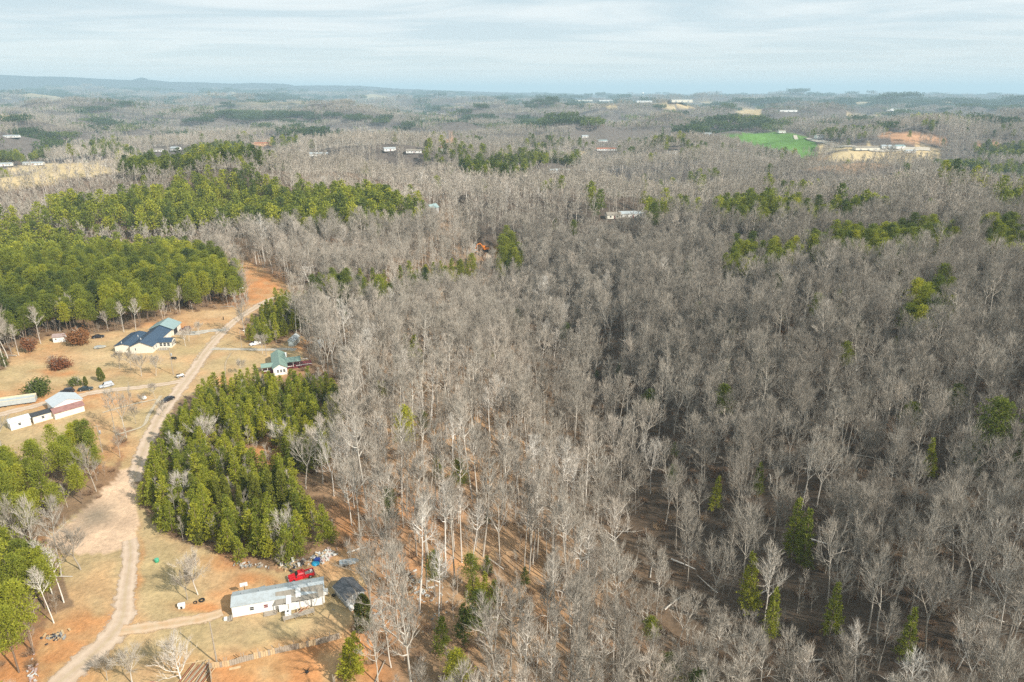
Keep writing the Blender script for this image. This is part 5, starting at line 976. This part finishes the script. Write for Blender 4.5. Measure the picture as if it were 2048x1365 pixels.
tyre(P(404, 1202), 'large black tyre lying under the bare tree beside the driveway', s=1.5); tyre(P(391, 1206), 'smaller black tyre next to the white hut under the bare tree', .4); tyre(P(667, 1192), 'black tyre lying on the grass between mobile home and dark shed'); tyre(P(594, 1131), 'tyre lying in front of the junk heap by the pines', .5)
drum(P(598, 1133), WTRIM, 'white drum in the middle of the junk row along the pines'); drum(P(604, 1129), BLACK, 'black drum with pale lid in the junk row along the pines'); drum(P(563, 1134), WTRIM, 'white drum at the near end of the junk row'); drum(P(586, 1126), WTRIM, 'tall white barrel behind the tyre in the junk row', h=1.3)
e = empty('wading_pool', P(631, 1128), 0, 'bright blue upturned tub at the end of the junk row', 'tub'); MB().lathe([(.95, 0), (.85, .35), (.6, .5), (.02, .55)], 14).obj('tub_shell', paint('bright_blue', (.02, .30, .50), .4), e, True); MB().box(-.3, .2, .3, .9, 1.0, .95).obj('tarp_bundle', paint('deep_blue', (.02, .05, .25), .5), e)
# junk strewn along the pines: uncountable
def litter_pile(name, n, pxc, spread, cols, size, seed, kind='stuff'):
    rg_ = random.Random(seed); mbs = [MB() for _ in cols]
    for i in range(n):
        t_ = rg_.random(); px = pxc[0][0] + (pxc[1][0] - pxc[0][0]) * t_ + rg_.gauss(0, spread[0]); py = pxc[0][1] + (pxc[1][1] - pxc[0][1]) * t_ + rg_.gauss(0, spread[1])
        q = PF(px, py); a = rg_.uniform(0, 3.14); l, w_, h_ = [size * rg_.uniform(.3, 1.6), size * rg_.uniform(.15, .6), size * rg_.uniform(.08, .5)]; u = np.array((math.cos(a), math.sin(a), rg_.uniform(-.3, .3))); v_ = np.array((-math.sin(a), math.cos(a), rg_.uniform(-.3, .3))); n_ = np.cross(u, v_)
        c = np.array((q.x, q.y, q.z + h_ * .4 + rg_.random() ** 2 * .3)); V = [c + u * l * s1 + v_ * w_ * s2 + n_ * h_ * s3 for s3 in (-.5, .5) for s2 in (-.5, .5) for s1 in (-.5, .5)]
        mbs[i % len(cols)].add(V, None, [(0, 2, 3, 1), (4, 5, 7, 6), (0, 1, 5, 4), (2, 6, 7, 3), (0, 4, 6, 2), (1, 3, 7, 5)])
    o = put(joined(name, mbs, cols), name); tag(o, kind=kind); return o
def PF(px, py):
    x, y = flat(px, py); z = float(height(x, y)); k = (CAMZ - z) / CAMZ; x, y = x * k, y * k; return Vector((x, y, float(height(x, y))))
J = [paint('junk_white', (.55, .54, .51), .7), paint('junk_tan', (.52, .38, .22), .8), paint('junk_grey', (.30, .30, .29), .8), paint('junk_dark', (.05, .05, .06), .7), paint('junk_pink', (.5, .36, .32), .8)]
litter_pile('rubble', 170, ((566, 1136), (650, 1114)), (4, 4), [J[0], J[1], J[2], J[3], J[1]], .75, 5); litter_pile('rubble', 90, ((642, 1118), (664, 1106)), (5, 5), [J[0], J[0], J[4]], .8, 6); litter_pile('debris', 45, ((535, 1134), (475, 1131)), (6, 3), [J[0], J[2], WOODG], .6, 8)
litter_pile('debris', 120, ((690, 1090), (880, 1250)), (40, 35), [J[0], J[1], J[2], J[0]], .45, 9); litter_pile('debris', 60, ((820, 1160), (870, 1195)), (14, 10), [J[0], J[0], J[1]], .8, 10); litter_pile('debris', 60, ((745, 1205), (760, 1250)), (10, 14), [J[0], J[2]], .5, 11); litter_pile('debris', 30, ((62, 1330), (72, 1365)), (5, 12), [J[0], J[4]], .6, 12)
litter_pile('debris', 60, ((100, 1278), (125, 1272)), (8, 4), [J[3], J[2], J[1]], .7, 13)
# fallen logs
rl = random.Random(21)
for i, (px, py, a, L_, lb) in enumerate([(1372, 1145, -.7, 9, 'pale fallen trunk on the dark slope below the twin pines'), (1160, 1310, .9, 7, 'fallen trunk lying across the near slope'), (715, 1102, .5, 5, 'white plank-like log on bare soil behind the boat'), (1640, 1120, -.6, 8, 'fallen grey trunk among crooked trees of the dark slope'), (985, 1120, -.8, 8, 'thin fallen trunk on the orange slope'), (1210, 1225, -.5, 6, 'broken log in the gully by tall slender trees')]):
    q = PF(px, py); m = MB(); m.tube([(-L_ / 2, 0, .2), (0, .15, .28), (L_ / 2, -.1, .35)], [.24, .18, .1], 7, True); thing(m, 'fallen_log', M_BARK, q, a, lb, 'log')
    ob = bpy.data.objects.get('fallen_log' if i == 0 else 'fallen_log.%03d' % i); ob['tint'] = .85
# ------------------------------------------------------------------ poles and lamps
def pole(px, H, label, lamp=0, transformer=False, arm=True, r=.15, name='utility_pole', lean=0):
    e = empty(name, P(*px), R(20), label, 'street lamp' if lamp else 'utility pole'); MB().tube([(0, 0, -.5), (lean, 0, H)], [r, r * .65], 8, True).obj('pole', WOODG, e)
    if arm and not lamp: MB().box(-.9, -.06, H - .6, .9, .06, H - .48).obj('crossarm', WOODG, e)
    if transformer: MB().lathe([(.26, 0), (.28, .1), (.28, .95), (.2, 1.05), (.02, 1.08)], 10, (.42, 0, H - 3.0)).obj('transformer', STEEL, e, True)
    if lamp:
        MB().tube([(lean, 0, H - .2), (lean + .9, 0, H + .1), (lean + 1.5, 0, H + .1)], .05, 5).obj('arm', STEEL, e); MB().lathe([(.28, 0), (.25, .15), (.1, .28)], 9, (lean + 1.5, 0, H - .1)).obj('lamp_head', WTRIM, e)
    return e
pole((347, 750), 10.5, 'tall wooden utility pole with transformer beside the lane', transformer=True); pole((533, 713), 9.5, 'wooden utility pole by the gravel drive of the green-roofed cottage', arm=False)
pole((484, 699), 8, 'short yard lamp pole beside the small pines of the road', 1, name='yard_lamp', r=.12); pole((484, 614), 9.5, 'tall yard lamp pole at the orange clay bank', 1, name='yard_lamp', r=.12)
pole((434, 1327), 9.5, 'thin grey pole standing behind the board fence', arm=False, r=.16); pole((205, 905), 9, 'utility pole among the slim pines beside the track', transformer=True)
e = empty('road_post', P(447, 640), 0, 'short dark post on the bare ground beside the road', 'post'); MB().box(-.15, -.15, 0, .15, .15, 1.5).obj('shaft', BLACK, e)
thing(MB().lathe([(.05, 0), (.7, .3), (.9, .8), (.5, 1.3), (.05, 1.4)], 8), 'hay_bale', WTRIM, P(289, 800), 0, 'small white covered heap on the grass beside a bare shrub', 'heap', smooth=True)
# ------------------------------------------------------------------ board fences
def fence(pts, label, board_l, hgt=1.35, mats=(WOODN, WOODG), name='board_fence', gate=None):
    W_ = [P(*p) for p in pts]; e = empty(name, W_[0], 0, label, 'fence'); inv = -W_[0]; k = 0
    for a, b in zip(W_[:-1], W_[1:]):
        d = (b - a); L_ = math.hypot(d.x, d.y); n = max(1, int(L_ / board_l)); u = Vector((d.x / L_, d.y / L_, 0)); nn = Vector((-u.y, u.x, 0))
        for i in range(n):
            m = MB(); s0 = L_ * i / n + .02; s1 = L_ * (i + 1) / n - .02; c = a + u * s0; z = float(height(c.x, c.y)) - W_[0].z; h_ = hgt * rl.uniform(.9, 1.08)
            obox(m, (a.x + inv.x, a.y + inv.y, z), u, nn, s0, s1, -.03, .03, .03, h_); m.obj('board', mats[(k // 9) % 2] if k % 4 else WOODG, e); k += 1
            if i % 6 == 0:
                m = MB(); obox(m, (a.x + inv.x, a.y + inv.y, z), u, nn, s0 - .06, s0 + .06, .04, .16, -.3, hgt + .75); m.obj('post', WOODG, e)
    return e
fence([(420, 1338), (455, 1334), (489, 1324), (560, 1306), (632, 1291), (684, 1277)], 'long low board fence between the near lawn and the clay paddock', .42)
fence([(420, 1338), (424, 1372)], 'short fence side running down to the picture edge from the corner', .42); fence([(668, 1368), (688, 1328)], 'grey board fence going down beside the near green pines', .45)
q = P(395, 1352); e = empty('timber_stack', q, R(80), 'stack of rusty planks at the corner of the board fence', 'timber stack')
for i in range(14): ob = MB().box(-2.6, -.09, 0, 2.6, .09, .06).obj('plank', (WOODN, BRICK, WOODG)[i % 3], e); ob.location = (rl.uniform(-.6, .6), -2.2 + i * .33, .1 + rl.uniform(0, .25)); ob.rotation_euler = (0, 0, rl.uniform(-.12, .12))
m = MB().box(-2.6, -.06, 0, 2.6, .06, .12); thing(m, 'long_beam', WOODN, P(392, 1333) + Vector((0, 0, .9)), R(14), 'long pale beam lying over the rusty planks', 'beam')
thing(MB().box(-1, -.25, 0, 1, .25, .12), 'loose_board', WOODN, P(470, 1337), R(18), 'pale loose board on clay just inside the fence', 'board')
car((304, 1384), R(10), 'suv', RED, 'red car cut by the bottom edge beside the large pale tree', 'car')
e = empty('pipe_frame', P(614, 1345), 0, 'dark spidery stump on the clay paddock', 'stump')
MB().lathe([(.35, 0), (.25, .3), (.02, .35)], 8).obj('stump_top', BLACK, e)
for i in range(5): MB().tube([(0, 0, .15), (math.cos(i * 1.26) * 1.1, math.sin(i * 1.26) * 1.1, .35)], [.09, .03], 5).obj('root', BLACK, e)
# orange excavator on the cleared bank far up the road
e = empty('excavator', P(972, 503), R(200), 'orange excavator working on the clay bank at the top of the road', 'excavator'); OR = paint('orange_machine_paint', (.72, .22, .02), .5)
e.scale = (1.25,) * 3
for y in (-1.1, 1.1): m = MB(); m.prism([(-1.9, .45), (-1.5, 0), (1.5, 0), (1.9, .45), (1.5, .9), (-1.5, .9)], y - .3, y + .3); m.obj('track', BLACK, e)
MB().box(-1.6, -1.2, 1.0, 1.4, 1.2, 1.9).obj('engine_housing', OR, e, bevel=.08); MB().box(.2, -1.15, 1.92, 1.4, -.1, 2.9).obj('cab', OR, e, bevel=.05); MB().box(.35, -1.17, 2.1, 1.42, -.15, 2.75).obj('cab_window', GLASS, e)
MB().tube([(1.2, .2, 1.9), (3.2, .2, 4.4), (5.0, .2, 3.9)], [.28, .26, .22], 6, True).obj('boom', OR, e); MB().tube([(5.0, .2, 3.9), (5.8, .2, 1.6)], [.2, .15], 6, True).obj('stick', OR, e); MB().box(5.3, -.4, .7, 6.3, .8, 1.5).obj('bucket', STEEL, e, bevel=.1)
KEEPOUT.append((P(972, 503).x, P(972, 503).y, 9))
# ------------------------------------------------------------------ single trees of the yards
def yt(px, k, s, ti, label, cat='bare tree', name='yard_tree', protos=None, grp=None):
    li = protos or YARD; q = P(*px); return stand(name, li[k][0], li[k][1], q.x, q.y, q.z, rl.uniform(0, 6.28), s, ti, label, cat, grp)
yt((362, 1360), 0, .82, .88, 'large pale bare tree with wide crown beside the timber stack', name='pale_yard_tree'); yt((396, 1190), 1, .85, .75, 'gnarled bare tree on the lawn beside the white hut'); yt((375, 1200), 2, .8, .1, 'low reddish bare tree left of the gnarled one on the lawn'); yt((162, 1140), 1, .95, .05, 'dark fuzzy bare tree at the corner of the clay yard')
yt((265, 1368), 2, .9, .6, 'small bare tree at the bottom edge left of the pale one'); yt((215, 1362), 2, .6, .2, 'dull olive shrub-like tree on the near clay slope')
for (px, k, s, ti, lb) in [((283, 753), 2, .95, .35, 'small bare tree third from the utility pole beside the lane'), ((312, 752), 1, .72, .4, 'small bare tree nearest the utility pole beside the lane'), ((262, 742), 1, .62, .3, 'dark bare tree behind the others below the blue-roofed house'), ((240, 738), 2, .8, .1, 'low dark bare shrub tree left of the row by the lane'),
                           ((371, 693), 2, .8, .8, 'slender pale bare tree on the grass right of the blue-roofed house'), ((378, 683), 1, .6, .7, 'bare tree with forked stem by the house drive'), ((398, 672), 2, .7, .6, 'small bare tree between maroon car and road'), ((311, 797), 1, .48, .25, 'round bare shrub tree beside the crossing tracks'), ((285, 812), 2, .5, .3, 'tiny bare tree beside the side track'), ((272, 848), 1, .5, .1, 'dark spreading shrub tree by the narrow track'),
                           ((482, 748), 2, .7, .5, 'thin bare tree on the grass below the gravel drive'), ((330, 835), 1, .5, .3, 'small bare tree at the edge of the pine grove corner'), ((525, 708), 2, .9, .45, 'bare tree leaning by the pole near the white sedan'), ((655, 672), 0, 1.15, .6, 'broad bare tree standing over the pale sheds'), ((600, 650), 0, 1.25, .55, 'broad rounded bare tree behind the small pines')]: yt(px, k, s, ti, lb)
yt((412, 900), 1, .95, .85, 'white many-stemmed bare tree glowing inside the pine grove'); yt((624, 925), 0, .95, .8, 'white bare tree at the right rim of the pine grove'); yt((562, 905), 2, 1.1, .9, 'small white bare tree beside the clay gap in the grove'); yt((372, 1005), 2, .95, .9, 'small white bare tree near the lower left of the grove')
for (px, lb, s) in [((128, 1206), 'pale straight bare trunk at the lawn edge by the left pines', .62), ((108, 1247), 'pale bare trunk lowest of the three at the lawn edge', .6), ((105, 1190), 'slim pale bare trunk furthest up the lawn edge', .6)]: q = P(*px); stand('bare_tree', BARE[4][0], BARE[4][1], q.x, q.y, q.z, 1, s, .9, lb, 'bare tree', None)
for (px, lb, s, k) in [((360, 625), 'tall white bare tree in front of the wood above the blue-roofed house', .8, 0), ((326, 640), 'bare white tree second from the lamp at the wood edge', .62, 3), ((248, 665), 'thin white bare tree at the wood edge behind the blue roof', .85, 4), ((272, 662), 'leaning white bare tree right behind the blue roof', .8, 1), ((82, 688), 'white bare tree left of the white shed', .9, 1), ((120, 664), 'white forked bare tree behind the white shed', .95, 3), ((152, 660), 'white bare tree behind the russet oak', .95, 0), ((217, 663), 'pale crooked bare tree at the wood edge above the yard', .6, 6), ((38, 712), 'white bare trunk at the left wood corner', .8, 4), ((10, 690), 'white bare tree at the far left wood edge', .8, 1), ((456, 613), 'slim white bare tree beside the tall yard lamp', .55, 4), ((245, 560), 'broad white bare tree inside the left pine wood', .7, 6), ((470, 505), 'huge spreading white bare tree at the top of the clay bank', 1.1, 6), ((389, 492), 'forked white bare tree before the upper pines', .95, 3)]:
    q = P(*px); stand('bare_tree', BARE[k][0], BARE[k][1], q.x, q.y, q.z, rl.uniform(0, 6), s * .82, .66, lb, 'bare tree', None)
for px, k, s, ti, lb in [((204, 763), 1, 1.0, .3, 'larger pointed evergreen beside the silver minivan'), ((172, 772), 1, .62, .3, 'smaller pointed evergreen behind the dark green car'), ((400, 1088), 1, .95, .5, 'rounded columnar cedar at the near edge of the pine grove'), ((728, 1262), 1, 1.5, .15, 'broad columnar cedar below the dark shed')]: yt(px, k, s, ti, lb, 'evergreen', 'column_cedar', COLT)
CED = [((447, 1005), .9), ((464, 1003), 1.0), ((482, 1010), .8), ((500, 1000), 1.05), ((510, 1008), 1.15), ((524, 1008), 1.0), ((554, 1012), 1.3), ((572, 1010), 1.3)]
for i, (px, s) in enumerate(CED):
    px = (px[0], px[1] + 18); q = P(*px); dq = math.hypot(q.x, q.y); KEEPOUT.append((q.x, q.y, .8)); KEEPOUT.append((q.x * (1 - 3.5 / dq), q.y * (1 - 3.0 / dq), 1.3)); yt(px, 0, s * 1.15, .8, ['first columnar cedar at the left of the row inside the pine grove', 'second columnar cedar of the row, tall and dark', 'short columnar cedar third in the grove row', 'fourth columnar cedar of the grove row', 'tall columnar cedar fifth in the grove row', 'sixth columnar cedar of the grove row, just before the gap', 'seventh columnar cedar, left of the tallest pair', 'last columnar cedar, right of the tallest pair'][i], 'evergreen', 'column_cedar', COLT, 'columnar cedars inside the grove')
def leafy(px, H, Rr, ti, label, n=900, seed=1, mat=None, ls=.2):
    T, Cn, L_ = leafy_tree(seed, H, Rr, n, ls); q = P(*px); e = empty('leafy_tree', q, 0, label, 'tree'); a = put(T.mesh('trunk', M_BARK, True), 'trunk', e); b = put(Cn.mesh('branches', M_TWIG), 'branches', e); c = put(L_.mesh('crown', mat or M_RUSSET), 'crown', e)
    for ob in (a, b, c): ob['tint'] = float(ti)
leafy((157, 690), 7, 5.0, .8, 'russet-leaved oak right of the white shed', 1500, 1, ls=.28); leafy((62, 705), 6, 3.2, .3, 'dark russet oak at the left wood edge', 800, 2, ls=.26); leafy((122, 737), 3.6, 4.0, .05, 'low maroon-brown leafy shrub on the upper lawn', 1200, 3, ls=.25)
M_OLV = leaf_mat('olive_leaves', [(0, (.09, .12, .03)), (1, (.16, .19, .05))]); leafy((77, 790), 5.2, 4.6, .5, 'wide green evergreen shrub above the grey storage trailer', 1800, 4, M_OLV, .3); leafy((153, 772), 3.2, 2.2, .9, 'small yellow-green shrub between the parked cars and lawn', 700, 5, M_OLV); leafy((105, 728), 3.0, 3.0, .0, 'grey twiggy bush beside the maroon shrub', 40, 6)
# ------------------------------------------------------------------ far houses and works
for i, h_ in enumerate(FARH):
    px, py, L_, W_, hh, wm, rm, rot, lb, nm = h_; q = P(px, py); e = empty(nm, q, R(rot), lb, {'warehouse': 'warehouse', 'barn': 'barn'}.get(nm, 'house')); e.location.z += -.3
    gable(e, -L_ / 2, L_ / 2, -W_ / 2, W_ / 2, hh, hh * 1.45 if nm != 'warehouse' else hh * 1.08, 'x', {'w': WHITE, 'c': CREAM, 'g': GREYW, 't': WOODN}[wm], {'w': GALV, 'g': TINROOF, 'd': DARKR, 'r': BRICK, 'b': TEALR}[rm], .4, .2)
    if nm == 'far_house':
        for k in range(max(2, int(L_ / 4))): window(e, (-L_ / 2 + (k + .5) * L_ / max(2, int(L_ / 4)), -W_ / 2, .9), (1, 0), (0, -1), 1.3, 1.3, WTRIM, GLASS, False)
        door(e, (0.4, -W_ / 2, .1), (1, 0), (0, -1), 1.0, 2.1, MAROON, STEEL)
    else:
        for k in range(3): MB().box(-L_ * .3 + k * L_ * .3 - L_ * .04, -W_ / 2 - .08, 0, -L_ * .3 + k * L_ * .3 + L_ * .04, -W_ / 2 - .01, hh * .6).obj('bay_door', GREYW, e)
q = P(1285, 197); s_ = 1.0; e = empty('water_tower', Vector((q.x, q.y, q.z - 2)), 0, 'white water tower on the horizon above the far warehouses', 'water tower'); dd = math.hypot(q.x, q.y); hT = 11 * dd / FPX
MB().lathe([(.02, hT * 1.0), (hT * .16, hT * .97), (hT * .24, hT * .85), (hT * .2, hT * .72), (hT * .05, hT * .62)], 16).obj('tank', WTRIM, e, True); MB().tube([(0, 0, 0), (0, 0, hT * .66)], hT * .05, 10).obj('stem', WTRIM, e)
def blocked(x, y, r=0):
    for cx_, cy_, rr_ in KEEPOUT:
        if (x - cx_) ** 2 + (y - cy_) ** 2 < (rr_ + r) ** 2: return True
    return False
LM = [('the white mobile home', (560, 1215)), ('the dark roofed shed', (712, 1200)), ('the small grey boat', (697, 1129)), ('the junk row', (610, 1130)), ('the broad columnar cedar', (728, 1262)), ('the bright round bottom edge pine', (915, 1355)), ('the dark pine pair nearby', (945, 1262)), ('the low cedar cluster', (965, 1190)), ('the tall pine pair on the dark slope', (1600, 1078)),
      ('the brightest tall pine on the dark slope', (1500, 1185)), ('the shaggy yellowish pine below it', (1545, 1235)), ('the narrow green pine of the dark slope', (1668, 1225)), ('the lowest pine of the dark slope', (1820, 1270)), ('the small bright pine at the gully edge', (1430, 985)), ('the lone round pine in the sunlit wood', (810, 905)), ('the rusty timber stack', (395, 1352)), ('the clay yard', (200, 1060)), ('the slim poles left of the lane', (128, 1206)),
      ('the dark fuzzy clay yard tree', (162, 1140)), ('the broken log in the gully', (1210, 1225)), ('the long log on the dark slope', (1640, 1120)), ('the fallen trunk on the near slope', (1160, 1310)), ('the pale fallen trunk below the twin pines', (1372, 1145)), ('the reddish soil patch of the dark slope', (1830, 1090)), ('the small dark near wood cedar', (1050, 1165)), ('the yellow shrub on the sunlit slope', (975, 1040)), ('the clay gap of the grove', (520, 905)), ('the white drum', (598, 1133)), ('the row of columnar cedars', (510, 1005)), ('the green bin on the lawn', (314, 1124))]
LMP = [(n, P(*p), []) for n, p in LM]
def side_of(q, x, y):
    dx, dy = x - q.x, y - q.y
    return ('behind' if dy > 0 else 'in front') if abs(dy) > abs(dx) else ('to its right' if dx > 0 else 'to its left')
ORD = ['', 'second ', 'third ', 'fourth ', 'fifth ']
STOOD = []
def relabel(kind_word):
    for n, q, L in LMP: L.clear()
    for e, x, y, s, ti in STOOD:
        n, q, L = min(LMP, key=lambda t_: (t_[1].x - x) ** 2 + (t_[1].y - y) ** 2); L.append((math.hypot(q.x - x, q.y - y), e, x, y, s, ti))
    for n, q, L in LMP:
        L.sort(key=lambda t_: t_[0])
        for i, (d, e, x, y, s, ti) in enumerate(L[:5]):
            e['label'] = '%s %s%s to %s, %s' % (kind_word, ORD[i], 'nearest' if i else 'closest', n, side_of(q, x, y))
nb = 0; rest = []
for q in bare_list:
    x, y, z, k, rz, s, ti, d = q
    if blocked(x, y, 1) or any((x - a) ** 2 + (y - b) ** 2 < c * c for a, b, c in KEEPB): continue
    if nb < 296 and in_view(x, y, z):
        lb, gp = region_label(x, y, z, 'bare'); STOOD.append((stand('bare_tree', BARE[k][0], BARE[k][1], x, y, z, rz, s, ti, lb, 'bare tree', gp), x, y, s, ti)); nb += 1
    else: rest.append(q)
relabel('bare hardwood'); STOOD = []
r = np.array([q[:7] for q in rest]); bj = []
for tm, cmx, H in BARE:
    me = bpy.data.meshes.new('bare_whole'); bm = bmesh.new(); bm.from_mesh(tm); nt_ = len(bm.faces); bm.from_mesh(cmx); bm.faces.ensure_lookup_table()
    for f in bm.faces[nt_:]: f.material_index = 1
    bm.to_mesh(me); bm.free(); me.materials.append(M_BARK); me.materials.append(M_TWIG); bj.append(me)
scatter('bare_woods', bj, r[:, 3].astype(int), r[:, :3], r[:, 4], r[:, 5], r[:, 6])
npn = 0; rest = []
for q in pine_list:
    x, y, z, kd, k, rz, s, ti, d = q
    if blocked(x, y, 1): continue
    li = YOUNG if kd == 2 else WOODP; k = int(k) % len(li)
    if npn < 290 and in_view(x, y, z, 10):
        lb, gp = region_label(x, y, z, kd); STOOD.append((stand('pine_tree', li[k][0], li[k][1], x, y, z, rz, s, ti, lb, 'pine tree', gp), x, y, s, ti)); npn += 1
    else: rest.append((x, y, z, (k if kd == 2 else 6 + k), rz, s, ti))
relabel('green pine')
r = np.array(rest); bj = []
for tm, cmx, H in YOUNG + WOODP:
    me = bpy.data.meshes.new('pine_whole'); bm = bmesh.new(); bm.from_mesh(tm); nt_ = len(bm.faces); bm.from_mesh(cmx); bm.faces.ensure_lookup_table()
    for f in bm.faces[nt_:]: f.material_index = 1
    bm.to_mesh(me); bm.free(); me.materials.append(M_PBARK); me.materials.append(M_NEEDLE); bj.append(me)
scatter('pine_woods', bj, r[:, 3].astype(int), r[:, :3], r[:, 4], r[:, 5], r[:, 6])
print('COUNTS bare', len(bare_list), 'pine', len(pine_list), 'mid', len(Xm))
